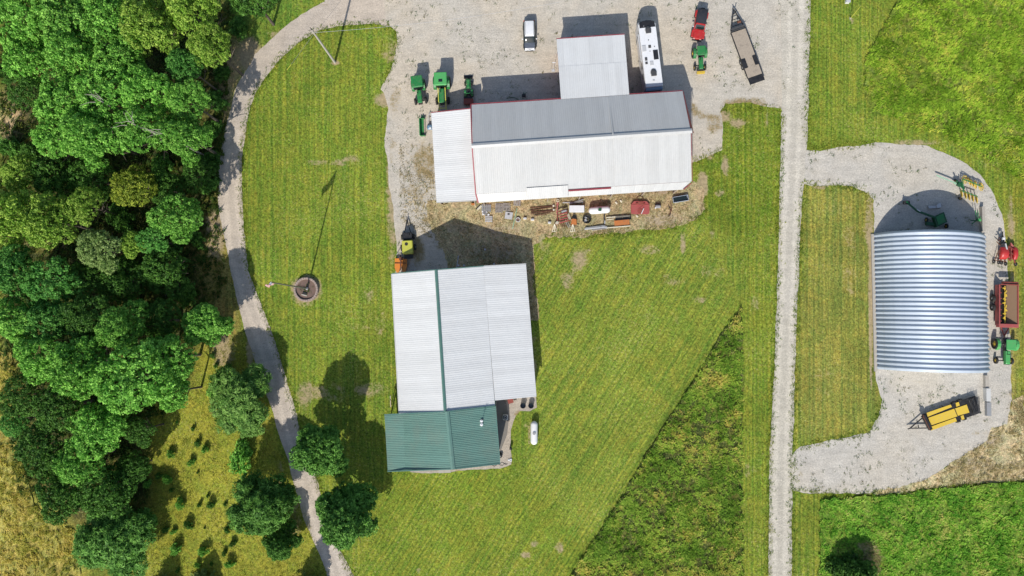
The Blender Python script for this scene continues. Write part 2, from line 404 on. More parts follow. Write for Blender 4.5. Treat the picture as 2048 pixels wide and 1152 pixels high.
lawn_bare = [(1440, 232, 30, 16, .72), (1475, 245, 25, 14, .6), (1420, 300, 12, 26, .72), (1450, 330, 12, 22, .68), (1398, 250, 20, 30, .9), (1405, 372, 14, 32, .8), (1388, 400, 22, 30, .9),
 (1440, 385, 14, 16, .55), (1365, 485, 8, 34, .62), (1425, 468, 10, 16, .5), (1300, 500, 40, 14, .5), (1160, 520, 22, 30, .62), (1135, 560, 20, 30, .55), (1090, 500, 26, 26, .45), (1180, 505, 16, 12, .5), (1240, 560, 60, 20, .38), (1350, 560, 50, 24, .4), (1280, 640, 70, 20, .36), (1200, 700, 70, 18, .34), (1680, 420, 40, 20, .42), (1700, 560, 30, 60, .40), (1650, 760, 40, 60, .38), (760, 640, 16, 60, .45), (1420, 540, 40, 20, .45), (900, 990, 70, 14, .36),
 (1400, 600, 26, 12, .5), (1340, 640, 30, 26, .36), (1118, 1095, 14, 14, .5), (1122, 1100, 6, 8, .6), (1068, 1088, 12, 9, .6), (1050, 1110, 18, 10, .52), (835, 1140, 14, 10, .5), (660, 325, 110, 9, .50),
 (700, 318, 30, 12, .5), (740, 780, 60, 22, .50), (650, 785, 70, 30, .47), (610, 790, 26, 34, .6), (735, 590, 16, 22, .50), (745, 630, 14, 14, .45), (722, 655, 40, 10, .45),
 (670, 126, 9, 6, .9), (612, 580, 30, 30, 1.0), (1705, 42, 7, 10, .6), (1058, 872, 6, 24, .6), (1740, 450, 14, 110, .55), (1742, 600, 6, 200, .8), (1700, 480, 30, 60, .42), (1640, 372, 20, 8, .8),
 (1510, 610, 14, 30, .5), (1500, 940, 20, 26, .45), (1532, 235, 8, 30, .5), (430, 470, 22, 60, .75), (445, 700, 30, 46, .66), (500, 700, 8, 60, .8), (590, 1050, 20, 90, .5), (560, 960, 12, 60, .5), (20, 880, 12, 40, .6),
 (8, 1000, 6, 160, .62), (22, 1090, 5, 60, .55), (785, 330, 14, 240, .7), (776, 200, 30, 16, .85), (780, 100, 20, 40, .55), (1060, 850, 26, 14, .5), (2024, 600, 7, 220, .5), (2022, 440, 10, 60, .6),
 (1830, 286, 60, 10, .6), (1960, 330, 26, 26, .4), (630, 40, 50, 12, .6), (560, 70, 40, 14, .5), (500, 108, 30, 40, .75), (940, 1010, 60, 18, .36), (700, 975, 24, 40, .4), (1066, 740, 10, 90, .55), (1083, 500, 10, 40, .5)]

def build_lawn():
    xs = np.arange(-96, 96.01, .5); ys = np.arange(-58, 66.01, .5)
    X, Y = np.meshgrid(xs, ys); ny, nx = X.shape
    px, py = W2P(X, Y)
    z = np.empty((ny, nx, 3)); z[:] = LAWN_DEF
    jx = px + (fbm(X, Y, .22, 3) - .47) * 40; jy = py + (fbm(X, Y, .22, 4) - .47) * 40
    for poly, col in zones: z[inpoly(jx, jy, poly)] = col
    for _ in range(9):
        z[1:-1, 1:-1] = (z[1:-1, 1:-1] * 2 + z[:-2, 1:-1] + z[2:, 1:-1] + z[1:-1, :-2] + z[1:-1, 2:]) / 6
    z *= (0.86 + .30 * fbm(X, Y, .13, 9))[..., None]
    bare = blobs(px, py, lawn_bare)
    # mowing stripes
    st = px * (2 * math.pi / 27.0); amp = np.full_like(px, .42)
    diag = inpoly(px, py, [(1060, 470), (1400, 440), (1484, 612), (1130, 1300), (680, 1300), (780, 945), (1040, 940), (1075, 790)])
    st[diag] = ((px * 537 + py * 342) / 636.7 * (2 * math.pi / 21.0))[diag]; amp[diag] = .44
    narrow = inpoly(px, py, [(1484, 480), (1556, 460), (1545, 1300), (1484, 1300)]); st[narrow] = (px * (2 * math.pi / 19.0))[narrow]; amp[narrow] = .42
    far = inpoly(px, py, [(1616, -90), (1800, -90), (1740, 120), (1740, 240), (1700, 300), (1616, 300)]); st[far] = (px * (2 * math.pi / 17.0))[far]; amp[far] = .44
    for p in (zones[0][0], zones[5][0], zones[6][0]): amp[inpoly(px, py, p)] = 0
    Z = .01 * fbm(X, Y, .5, 8)
    V = np.stack([X, Y, Z], -1).reshape(-1, 3)
    idx = np.arange(nx * ny).reshape(ny, nx)
    F = np.stack([idx[:-1, :-1], idx[:-1, 1:], idx[1:, 1:], idx[1:, :-1]], -1).reshape(-1, 4)
    me = bpy.data.meshes.new('lawn'); me.vertices.add(len(V)); me.vertices.foreach_set('co', V.ravel())
    me.loops.add(F.size); me.loops.foreach_set('vertex_index', F.ravel()); me.polygons.add(len(F))
    me.polygons.foreach_set('loop_start', np.arange(0, F.size, 4)); me.update(calc_edges=True)
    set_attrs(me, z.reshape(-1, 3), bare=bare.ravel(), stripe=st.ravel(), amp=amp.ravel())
    me.materials.append(ground_mat('mown_grass'))
    o = bpy.data.objects.new('lawn', me); C.objects.link(o); tag(o, 'mown lawn and woodland floor around the farm buildings', kind='structure')

g = MB(); g.box(0, 0, -.55, 1600, 1600, 1.0); go = g.build('ground', paint('distant_grass', (.12, .15, .025), .95, sc=.05)); tag(go, 'open grassland beyond the farm', kind='structure')
build_lawn()

def ragged(poly, amp, seed, step=.35):
    pts = [P(x, y) for x, y in poly]; out = []
    n = len(pts)
    for i in range(n):
        a, b = pts[i], pts[(i + 1) % n]; d = (b - a).xy; L = d.length; k = max(1, int(L / step)); nn = Vector((-d.y, d.x)).normalized()
        for j in range(k):
            p = a.xy + d * (j / k)
            q = Vector((p.x * .25 + seed, p.y * .25, 0)); q2 = Vector((p.x * 1.4, p.y * 1.4 + seed, 3))
            out.append(p + nn * (amp * (noise.noise(q) * 1.3 + noise.noise(q2) * .7)))
    return out

def sheet(name, poly, z, mat, rag=.3, seed=1, step=1.0, bl=(), stripe=None, hgt=None, label=None, kind='structure', bare0=0.0, zone=None):
    edge = ragged(poly, rag, seed)
    ex = np.array([p.x for p in edge]); ey = np.array([p.y for p in edge])
    gx, gy = np.meshgrid(np.arange(ex.min(), ex.max(), step), np.arange(ey.min(), ey.max(), step)); gx = gx.ravel(); gy = gy.ravel()
    gx = gx + (np.random.default_rng(seed).random(gx.shape) - .5) * step * .5
    ok = inpoly(gx, gy, list(zip(ex, ey))); gx = gx[ok]; gy = gy[ok]
    pts = edge + [Vector((float(a), float(b))) for a, b in zip(gx, gy)]
    n = len(edge)
    vs, es, fs, *_ = delaunay_2d_cdt(pts, [(i, (i + 1) % n) for i in range(n)], [], 1, 1e-5)
    X = np.array([v.x for v in vs]); Y = np.array([v.y for v in vs])
    Z = np.full_like(X, z)
    if hgt is not None: Z = Z + hgt(X, Y)
    me = bpy.data.meshes.new(name); me.from_pydata(np.stack([X, Y, Z], -1).tolist(), [], [tuple(f) for f in fs])
    px, py = W2P(X, Y)
    b = blobs(px, py, bl) if bl else np.zeros_like(px)
    zz = None
    if zone is not None:
        zz = np.empty((len(X), 3)); zz[:] = zone; zz *= (0.78 + .5 * fbm(X, Y, .12, seed + 40))[:, None]
    set_attrs(me, zz, bare=np.maximum(b, bare0), stripe=(stripe(px, py) if stripe else np.zeros_like(px)), amp=np.zeros_like(px))
    me.materials.append(mat); me.update()
    me.polygons.foreach_set('use_smooth', [True] * len(me.polygons))
    o = bpy.data.objects.new(name, me); C.objects.link(o); tag(o, label, kind=kind)
    return o

GR = gravel_mat('yard_gravel'); GR2 = gravel_mat('pad_gravel', (.505, .475, .42), (.52, .475, .40)); GRL = gravel_mat('lane_gravel', (.545, .505, .43), (.525, .485, .40), .07)
GRD = gravel_mat('driveway_gravel', (.52, .455, .385), (.56, .48, .39), .07)
drive = [(655, -60), (650, 4), (600, 30), (560, 62), (530, 90), (510, 108), (500, 130), (484, 155), (470, 180), (462, 215), (450, 260), (442, 300), (438, 350), (437, 400), (441, 440), (450, 480), (458, 520), (466, 560),
 (476, 610), (490, 660), (508, 720), (530, 780), (548, 830), (562, 880), (578, 925), (592, 985), (606, 1032), (634, 1100), (656, 1152), (690, 1240),
 (740, 1240), (707, 1152), (686, 1110), (665, 1070), (648, 1010), (635, 962), (618, 915), (601, 869), (588, 810), (577, 772), (560, 715), (540, 655), (521, 605), (506, 570), (497, 540), (491, 500), (487, 450), (485, 400), (484, 350), (486, 300),
 (492, 250), (500, 215), (513, 184), (530, 156), (560, 118), (600, 83), (640, 60), (690, 50), (740, 47), (775, 54), (800, 40), (800, -60)]
def drive_u(px, py):
    mid = [(468, 300), (462, 400), (472, 500), (498, 600), (530, 690), (560, 780), (590, 880), (614, 970), (650, 1080), (690, 1190)]
    xs = np.interp(py, [m[1] for m in mid], [m[0] for m in mid]); return np.where(py > 250, (px - xs) / 13.0, 3)
sheet('driveway', drive, .012, GRD, .16, 3, stripe=drive_u, label='curving stone driveway running down past the woods', bl=[(470, 560, 6, 90, .3), (590, 1000, 7, 60, .35), (690, 40, 60, 7, .4), (650, 12, 40, 8, .5)])
yard = [(760, -60), (1630, -60), (1622, 0), (1618, 120), (1616, 232), (1562, 232), (1562, 218), (1500, 206), (1450, 206), (1440, 222), (1447, 260), (1445, 300), (1420, 312), (1398, 322), (1360, 330), (1300, 380), (1000, 402), (870, 404),
 (862, 440), (905, 480), (908, 540), (900, 620), (800, 620), (790, 556), (796, 520), (792, 480), (786, 430), (780, 380), (776, 330), (768, 290), (775, 250), (776, 215), (768, 190), (760, 178), (782, 140), (790, 110), (795, 85), (792, 62), (770, 44)]
sheet('gravel_yard', yard, .022, GR, .2, 5, bl=[(845, 90, 10, 16, .45), (878, 470, 14, 60, .6), (830, 500, 26, 50, .62), (905, 480, 10, 60, .7), (850, 440, 14, 14, .6), (850, 330, 36, 60, .62), (830, 390, 40, 40, .5), (848, 250, 20, 20, .3), (880, 450, 30, 30, .5), (790, 200, 20, 40, .55), (785, 300, 12, 120, .5), (815, 520, 22, 40, .5), (1430, 245, 28, 30, .6), (1490, 205, 60, 12, .72), (1405, 232, 24, 16, .62),
 (1105, 128, 8, 22, .5), (905, 60, 10, 6, .3), (940, 205, 16, 8, .6), (1275, 90, 10, 60, .30), (1460, 270, 14, 40, .7), (1500, 1, 60, 3, .3), (880, 180, 40, 30, .2), (1390, 216, 14, 12, .7)], label='pale gravel yard round the white roofed barn')
lane = [(1560, -60), (1624, -60), (1621, 0), (1617, 120), (1614, 290), (1607, 370), (1599, 500), (1591, 700), (1585, 900), (1583, 1152), (1583, 1240), (1535, 1240), (1536, 1152), (1540, 900), (1547, 760), (1554, 600), (1559, 400), (1563, 228), (1563, 100)]
def lane_u(px, py):
    xs = np.interp(py, [0, 230, 600, 900, 1152], [1592, 1588, 1574, 1562, 1559]); return (px - xs) / 13.0
sheet('farm_lane', lane, .032, GRL, .13, 7, stripe=lane_u, label='straight gravel lane running down the right of the yard', bl=[(1600, 310, 12, 14, .3)])
pad = [(1606, 299), (1640, 301), (1680, 293), (1720, 292), (1750, 285), (1800, 287), (1850, 293), (1890, 305), (1930, 325), (1960, 350), (1985, 385), (2005, 430), (2013, 500), (2018, 600), (2020, 740), (2022, 800), (2018, 850), (1985, 857),
 (1972, 885), (1940, 905), (1900, 926), (1880, 947), (1840, 965), (1790, 978), (1740, 985), (1680, 988), (1620, 986), (1580, 977), (1580, 915), (1600, 894), (1640, 886), (1700, 874), (1737, 865), (1757, 832), (1764, 800), (1750, 750), (1748, 600), (1748, 480),
 (1748, 400), (1735, 387), (1705, 373), (1640, 371), (1604, 366)]
sheet('gravel_pad', pad, .024, GR2, .22, 9, bl=[(1870, 800, 60, 10, .25), (1850, 765, 50, 12, .50), (1800, 760, 30, 16, .4), (1945, 400, 30, 14, .4), (1600, 950, 8, 16, .6), (1960, 865, 40, 12, .5), (2000, 470, 14, 30, .4), (1950, 350, 30, 20, .4), (1990, 540, 10, 160, .3), (1880, 395, 14, 10, .3)],
      label='gravel pad round the arched metal building')
DG = ground_mat('dry_grass_soil', tan=(.42, .34, .24), rag=1.3, yel=(.40, .31, .13))
dry = [(858, 404), (955, 398), (1140, 388), (1370, 372), (1388, 362), (1405, 380), (1412, 420), (1385, 445), (1340, 455), (1262, 466), (1180, 472), (1090, 470), (1066, 490), (1072, 540), (1076, 640), (1062, 640), (900, 620), (905, 560), (880, 480), (850, 440)]
sheet('dry_yard', dry, .034, DG, .5, 13, zone=(.35, .28, .15), bl=[(1000, 460, 60, 20, .55), (1330, 440, 60, 18, .6), (980, 500, 80, 24, .55), (1150, 460, 60, 12, .4), (1300, 385, 90, 8, .6), (920, 455, 40, 14, .6)], label='strip of dry weedy ground along the back of the barn')
dry2 = [(1725, 990), (1790, 976), (1842, 963), (1882, 944), (1902, 924), (1942, 902), (1974, 882), (1984, 856), (2016, 850), (2024, 800), (2046, 790), (2060, 960), (1960, 966), (1880, 975), (1800, 985)]
sheet('weedy_bank', dry2, .036, DG, .4, 15, zone=(.42, .35, .19), bl=[(1950, 930, 60, 22, .5), (1990, 880, 30, 16, .6), (1800, 982, 60, 7, .5)], label='straw coloured bank of dead weeds below the gravel pad')
CONC = M['concrete']
def flat(name, poly, z0, z1, mat, label=None, kind='structure'):
    m = MB(); m.prism([tuple(P(x, y).xy) for x, y in poly], z0, z1); o = m.build(name, mat); tag(o, label, kind=kind); return o
ap = [(815, 930), (880, 905), (985, 905), (992, 800), (1006, 792), (1072, 788), (1074, 815), (1060, 822), (1040, 822), (1030, 835), (1022, 860), (1020, 895), (1022, 928), (1000, 936), (960, 938), (930, 941), (905, 944), (860, 948), (822, 944)]
CG = gravel_mat('patio_stone', (.44, .38, .31), (.40, .36, .31))
sheet('stone_patio', ap, .03, CG, .12, 21, bl=[(915, 938, 12, 6, .6), (1042, 828, 22, 9, .7), (1020, 870, 6, 40, .4)], label='worn stone apron along the green roofed end')
flat('door_step', [(877, 926), (902, 926), (902, 945), (877, 946)], .02, .16, CONC, 'pale concrete door step below the green roof')
flat('concrete_slab', [(994, 800), (1011, 798), (1018, 835), (1014, 870), (1000, 905), (997, 870)], .035, .09, M['grey'] and paint('dark_slab', (.20, .185, .165), .9, dirt=.4), 'grey concrete slab beside the green roofed end')

# ---------------------------------------------- tall grass
def hay_mat(name, a, b, c):
    n = NT(name); t = n.attr('tint').outputs['Fac']
    col = n.mix(n.rng(t, 0, .5, 0, 1), a, b); col = n.mix(n.rng(t, .55, 1, 0, 1), col, c)
    tr = n.t.nodes.new('ShaderNodeBsdfTranslucent'); n.put(col, tr.inputs[0])
    mx = n.t.nodes.new('ShaderNodeMixShader'); mx.inputs[0].default_value = .4
    m = n.fin(col, .7, 0, .25)
    n.link(n.b.outputs[0], mx.inputs[1]); n.link(tr.outputs[0], mx.inputs[2]); n.link(mx.outputs[0], n.out.inputs[0])
    return m

def quads_mesh(name, V, tint, mat):
    """V (n,4,3) quads"""
    n = len(V); me = bpy.data.meshes.new(name); me.vertices.add(n * 4); me.vertices.foreach_set('co', V.reshape(-1).astype(np.float32))
    me.loops.add(n * 4); me.loops.foreach_set('vertex_index', np.arange(n * 4, dtype=np.int32)); me.polygons.add(n)
    me.polygons.foreach_set('loop_start', np.arange(0, n * 4, 4, dtype=np.int32)); me.update(calc_edges=True)
    a = me.attributes.new('tint', 'FLOAT', 'POINT'); a.data.foreach_set('value', np.repeat(tint, 4).astype(np.float32))
    if mat: me.materials.append(mat)
    return me

def blades(x, y, z, ln, wd, lean, az, rg, tint, per=5, spread=.25, swirl=.7):
    """curved-over grass blades: two quads each"""
    n = len(x) * per
    X = np.repeat(x, per) + rg.normal(0, spread, n); Y = np.repeat(y, per) + rg.normal(0, spread, n); Z = np.repeat(z, per)
    L = np.repeat(ln, per) * rg.uniform(.6, 1.15, n); A = np.repeat(az, per) + rg.normal(0, swirl, n); T = np.clip(np.repeat(lean, per) + rg.normal(0, .18, n), .05, 1.4)
    W = np.repeat(wd, per) * rg.uniform(.7, 1.3, n)
    dx, dy = np.cos(A), np.sin(A); sx, sy = -dy * W / 2, dx * W / 2
    p0 = np.stack([X, Y, Z], -1); m = p0 + np.stack([dx * np.sin(T * .5), dy * np.sin(T * .5), np.cos(T * .5)], -1) * (L * .55)[:, None]
    t = m + np.stack([dx * np.sin(T * 1.3), dy * np.sin(T * 1.3), np.cos(T * 1.3)], -1) * (L * .5)[:, None]
    s = np.stack([sx, sy, sx * 0], -1)
    q1 = np.stack([p0 - s, p0 + s, m + s, m - s], 1); q2 = np.stack([m - s, m + s, t + s * .25, t - s * .25], 1)
    tt = np.clip(np.repeat(tint, per) + rg.normal(0, .13, n), 0, 1)
    return np.concatenate([q1, q2]), np.concatenate([tt, tt])

def field(name, poly, dens, hg, mats, seed, label, zone, lenr=(.5, .9), flow=.3, sheetname='field_ground', z=.02, per=11, wd=.085, swirl=1.0, spread=.14, tv=.22):
    hf = lambda X, Y: hg * (fbm(X, Y, .45, seed) ** 1.3 * 1.1 + .45 * fbm(X, Y, 1.6, seed + 1) - .2)
    sheet(sheetname, poly, z, mats[0], .42, seed, step=.5, hgt=hf, zone=zone, label=label[0])
    w = [P(a, b) for a, b in poly]; xs = [p.x for p in w]; ys = [p.y for p in w]
    x0, x1, y0, y1 = max(min(xs), -84), min(max(xs), 84), max(min(ys), -42), min(max(ys), 53)
    rg = np.random.default_rng(seed); n = int((x1 - x0) * (y1 - y0) * dens)
    x = rg.uniform(x0, x1, n); y = rg.uniform(y0, y1, n); ok = inpoly(x, y, [(p.x, p.y) for p in w]); x = x[ok]; y = y[ok]
    cl = fbm(x, y, .5, seed + 5); keep = rg.random(len(x)) < np.clip((cl - .25) * 3.2, .25, 1); x = x[keep]; y = y[keep]; cl = cl[keep]
    zz = hf(x, y) + z - .05
    az = fbm(x, y, flow, seed + 7) * 12; lean = .3 + 1.0 * fbm(x, y, .6, seed + 8)
    tint = np.clip((fbm(x, y, .35, seed + 9) - .25) * 1.7 + rg.normal(0, tv, len(x)), 0, 1)
    V, t = blades(x, y, zz, rg.uniform(*lenr, len(x)), np.full(len(x), wd), lean, az, rg, tint, per, spread, swirl)
    o = bpy.data.objects.new(name, quads_mesh(name, V, t, mats[1])); C.objects.link(o); tag(o, label[1], kind='stuff')

F1 = ground_mat('hayfield_floor', yel=(.22, .21, .03), fine=1.2)
MH1 = hay_mat('bright_meadow_grass', (.20, .36, .024), (.44, .64, .055), (.70, .66, .12))
MH2 = hay_mat('dark_meadow_grass', (.14, .29, .024), (.42, .60, .075), (.76, .62, .16))
MH3 = hay_mat('clover_meadow', (.12, .34, .025), (.36, .64, .07), (.66, .62, .18))
MH4 = hay_mat('ripe_hay', (.28, .32, .04), (.60, .54, .10), (.78, .64, .20))
field('tall_grass', [(1806, -60), (1800, 0), (1770, 48), (1745, 92), (1730, 120), (1727, 180), (1742, 222), (1800, 240), (1830, 262), (1880, 268), (1925, 300), (1975, 322), (2020, 350), (2200, 420), (2200, -60)], 10, .5, (F1, MH1), 31,
      ('uneven hay meadow at the top right', 'tall bright hay standing in the top right meadow'), (.12, .17, .02), lenr=(.3, .55), wd=.09)
field('tall_grass', [(1482, 612), (1484, 1230), (1100, 1230), (1140, 1152), (1200, 1062), (1262, 962), (1330, 850), (1400, 742), (1450, 662)], 10, .65, (F1, MH2), 37,
      ('rough triangle of uncut field by the lane', 'dark tangled uncut grass in the triangle by the lane'), (.045, .060, .014), lenr=(.35, .65), flow=.22, swirl=1.6, spread=.14, wd=.08)
field('tall_grass', [(1640, 1000), (1720, 992), (1800, 988), (1960, 970), (2060, 962), (2200, 950), (2200, 1230), (1636, 1230)], 9, .5, (F1, MH3), 41,
      ('clover meadow at the bottom right', 'green clover and grass in the bottom right meadow'), (.10, .18, .02), lenr=(.3, .5), swirl=1.5, wd=.11)
field('tall_grass', [(-60, 700), (24, 705), (36, 780), (10, 860), (45, 920), (70, 1010), (150, 1060), (168, 1230), (-60, 1230)], 6, .35, (F1, MH4), 43,
      ('sloping hay strip left of the woods', 'yellow ripe hay on the strip left of the woods'), (.30, .26, .06), lenr=(.3, .6))

# ------------------------------------------------------------------ buildings
def roof_slope(parent, A, B, Cc, D, mat, width=.92, ribs=3, rh=.015, th=.05, lift=0.0, name='roof_panel'):
    """ribbed metal sheets between eave A-B and ridge D-Cc, each sheet a part"""
    O = parent.location
    A, B, Cc, D = [Vector(p) - O + Vector((0, 0, lift)) for p in (A, B, Cc, D)]
    L = (B - A).length; n = max(1, round(L / width))
    nrm = (B - A).cross(D - A).normalized()
    if nrm.z < 0: nrm = -nrm
    for i in range(n):
        t0, t1 = i / n, (i + 1) / n
        prof = []
        for k in range(ribs):
            c = (k + .5) / ribs; w = .16 / ribs
            prof += [(c - w, 0), (c - w * .45, rh), (c + w * .45, rh), (c + w, 0)]
        prof = [(0, 0)] + prof + [(1, 0)]
        z = .006 if i % 2 else 0.0                       # sheets lap over each other
        m = len(prof); vs = []
        for row in (0, 1):
            for (u, hh) in prof:
                t = t0 + (t1 - t0) * (u * 1.012)
                p = A.lerp(B, min(t, 1)) if row == 0 else D.lerp(Cc, min(t, 1))
                vs.append(p + nrm * (hh + z))
        base = len(vs)
        vs += [vs[0] - nrm * th, vs[m - 1] - nrm * th, vs[m] - nrm * th, vs[2 * m - 1] - nrm * th]
        fs = [(j, j + 1, m + j + 1, m + j) for j in range(m - 1)]
        fs += [(base, base + 2, base + 3, base + 1), (0, m, base + 2, base), (m - 1, base + 1, base + 3, 2 * m - 1)]
        mb = MB(); mb.add(vs, fs); o = mb.build(name, mat, parent)

def trim(parent, p, q, w, h, mat, name='trim'):
    O = parent.location; m = MB(); m.beam(Vector(p) - O, Vector(q) - O, w, h); return m.build(name, mat, parent)

def wallp(parent, pts, t, mat, name='wall'):
    """vertical wall: pts is the outline in space, thickness t inwards"""
    O = parent.location; m = MB(); pts = [Vector(p) - O for p in pts]; n = len(pts)
    d = (pts[1] - pts[0]); nn = Vector((-d.y, d.x, 0)).normalized() * t
    vs = pts + [p + nn for p in pts]
    m.add(vs, [tuple(range(n)), tuple(range(2 * n - 1, n - 1, -1))] + [(i, n + i, n + (i + 1) % n, (i + 1) % n) for i in range(n)])
    return m.build(name, mat, parent)

def inset(p, c, k=.35):
    """a point pulled horizontally towards c by k metres and dropped to the ground"""
    d = Vector((c.x - p.x, c.y - p.y, 0)).normalized() * k
    return p + d
def g0(p, z=0.0): return Vector((p.x, p.y, z))

# ---- A: the long white roofed barn with red trim
ridge, eave = 7.85, 5.4
c0 = P(1160, 290, 0)
barn = thing('pole_barn', 'long white metal roofed barn with dark red trim beside the gravel yard', 'barn', (c0.x, c0.y, 0))
NW, NM, NE = P(943, 209.5, eave), P(1217, 192.5, eave), P(1365, 182.5, eave)
RW, RMd, RE = P(946, 292, ridge), P(1226, 272.5, ridge), P(1381, 262, ridge)
SW, SM, SE = P(953, 388, eave), P(1230, 372.5, eave), P(1383, 363, eave)
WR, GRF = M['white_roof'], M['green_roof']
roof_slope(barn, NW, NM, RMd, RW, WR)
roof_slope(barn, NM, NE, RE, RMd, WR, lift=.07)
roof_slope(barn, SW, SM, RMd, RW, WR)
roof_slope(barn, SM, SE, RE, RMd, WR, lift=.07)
# lower strip of lean-to roof along the south side
LW, LM, LE, LEr = P(958, 405.5, 4.7), P(1231, 388, 4.7), P(1367, 379, 4.7), P(1383, 366, 5.25)
dn = Vector((0, 0, -.10))
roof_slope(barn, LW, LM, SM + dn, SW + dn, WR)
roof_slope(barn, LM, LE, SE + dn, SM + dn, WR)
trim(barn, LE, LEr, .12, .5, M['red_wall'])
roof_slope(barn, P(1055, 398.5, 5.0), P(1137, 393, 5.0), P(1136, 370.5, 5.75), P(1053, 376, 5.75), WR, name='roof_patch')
trim(barn, P(1136.5, 381.5, 5.35), P(1222, 376, 5.35), .22, .14, M['red_trim'])
# ridge caps, rake and eave trim
up = Vector((0, 0, .07))
def cap(parent, a, b, mat, w=.34):
    O = parent.location; a = Vector(a) - O; b = Vector(b) - O; d = (b - a).normalized(); s = Vector((-d.y, d.x, 0)) * w
    m = MB(); vs = [a - s - up * 1.2, a + up, a + s - up * 1.2, b - s - up * 1.2, b + up, b + s - up * 1.2, a - up * 3, b - up * 3]
    m.add(vs, [(0, 1, 4, 3), (1, 2, 5, 4), (0, 6, 1), (1, 6, 2), (3, 4, 7), (4, 5, 7), (0, 3, 7, 6), (2, 6, 7, 5)]); return m.build('ridge_cap', mat, parent)
cap(barn, RW + Vector((-.2, 0, .12)), RMd + Vector((0, 0, .12)), WR)
cap(barn, RMd + Vector((0, 0, .20)), RE + Vector((.2, 0, .20)), WR)
e = Vector((0, 0, -.05))
RT = M['red_trim']
trim(barn, NW + Vector((-.12, 0, 0)), RW + Vector((-.12, -.02, 0)), .16, .22, RT); trim(barn, RW + Vector((-.12, -.25, -.05)), SW + Vector((-.12, 0, 0)), .16, .22, RT)
trim(barn, SW + Vector((-.1, 0, -.12)), LW + Vector((-.12, 0, -.05)), .2, .2, RT)
trim(barn, NW + Vector((0, .10, -.10)), NE + Vector((0, .10, -.10)), .10, .22, RT)
trim(barn, NM + Vector((0, -.3, .12)), RMd + Vector((-.02, .3, .12)), .20, .08, WR)
# flared red rake boards on the east gable
for a, b in ((NE, RE), (RE, SE)):
    O = barn.location; m = MB()
    sgn = Vector((.14, 0, 0)); out = Vector((.75, 0, -1.15)) if b is RE else Vector((.34, 0, -.7))
    pts = [a + sgn - O, b + sgn - O, b + (out if b is RE else out) - O, a + (Vector((.16, -.1, -.35)) if b is RE else out) - O]
    m.slab(pts, .06); m.build('rake_board', M['red_wall'], barn)
# walls
cN, cS = P(1160, 250, 0), P(1160, 330, 0)
k = .35
def lw(a, b, z0a, z0b, mat, name='wall', cut=()):  # simple straight wall
    return wallp(barn, [g0(a), g0(b), Vector((b.x, b.y, z0b)), Vector((a.x, a.y, z0a))], .14, mat, name)
n1, n2 = NW + Vector((.3, -.35, 0)), NE + Vector((-.3, -.35, 0)); s1, s2 = SW + Vector((.3, .35, 0)), SE + Vector((-.3, .35, 0))
lw(n2, n1, eave - .15, eave - .15, M['red_wall']); lw(s1, s2, eave - .35, eave - .35, M['red_wall'])
rw, re_ = RW + Vector((.3, 0, -.3)), RE + Vector((-.3, 0, -.3))
wallp(barn, [g0(n1), g0(s1), Vector((s1.x, s1.y, eave - .3)), rw, Vector((n1.x, n1.y, eave - .3))], .14, M['red_wall'])
wallp(barn, [g0(s2), g0(n2), Vector((n2.x, n2.y, eave - .3)), re_, Vector((s2.x, s2.y, eave - .3))], .14, M['red_wall'])
for t in (.12, .30): # sliding doors on the north side
    a = n1.lerp(n2, t) + Vector((0, .10, 0)); b = n1.lerp(n2, t + .13) + Vector((0, .10, 0))
    wallp(barn, [g0(b, .05), g0(a, .05), g0(a, 4.2), g0(b, 4.2)], -.06, M['white_wall'], 'sliding_door')
for i in range(7): # posts of the low south lean-to
    p = LW.lerp(LE, .02 + i * .16) + Vector((0, .3, 0)); m = MB(); m.box(p.x - barn.location.x, p.y - barn.location.y, 2.25, .16, .16, 4.5); m.build('post', M['wood'], barn)
# north annex
AN1, AN2, AS2, AS1 = P(1113, 78, 4.85), P(1249, 69, 4.85), P(1258.5, 189, 5.45), P(1122, 198, 5.45)
AM1, AM2 = AN1.lerp(AS1, .46), AN2.lerp(AS2, .46)
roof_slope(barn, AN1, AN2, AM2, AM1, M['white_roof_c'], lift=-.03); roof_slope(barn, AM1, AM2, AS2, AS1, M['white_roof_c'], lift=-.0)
trim(barn, AN1 + Vector((0, .08, -.12)), AN2 + Vector((0, .08, -.12)), .1, .24, RT)
a1, a2, b1, b2 = AN1 + Vector((.35, -.3, 0)), AN2 + Vector((-.3, -.3, 0)), AS1 + Vector((.35, 0, 0)), AS2 + Vector((-.3, 0, 0))
wallp(barn, [g0(a2), g0(a1), g0(a1, 4.7), g0(a2, 4.7)], .12, M['red_wall'])
wallp(barn, [g0(a1), g0(b1), g0(b1, 5.3), g0(a1, 4.7)], .12, M['red_wall']); wallp(barn, [g0(b2), g0(a2), g0(a2, 4.7), g0(b2, 5.3)], .12, M['red_wall'])
for t in (.08, .54):
    a = a1.lerp(a2, t) + Vector((0, .08, 0)); b = a1.lerp(a2, t + .38) + Vector((0, .08, 0))
    wallp(barn, [g0(b, .05), g0(a, .05), g0(a, 3.8), g0(b, 3.8)], -.06, M['white_wall'], 'overhead_door')
# west lean-to, ribs across
W1, W2, W3, W4 = P(862.5, 226, 3.3), P(942.5, 217.5, 4.9), P(953, 400, 4.9), P(873, 404, 3.3)
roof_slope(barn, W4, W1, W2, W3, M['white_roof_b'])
trim(barn, W1 + Vector((0, .08, -.08)), W2 + Vector((0, .08, -.08)), .1, .2, RT); trim(barn, W4 + Vector((0, -.08, -.08)), W3 + Vector((0, -.08, -.08)), .1, .16, M['white_roof'])
for i in range(5):
    p = W1.lerp(W4, i / 4) + Vector((.35, -.25 + .12 * i, 0)); m = MB(); m.box(p.x - barn.location.x, p.y - barn.location.y, 1.6, .16, .16, 3.2); m.build('post', M['wood'], barn)

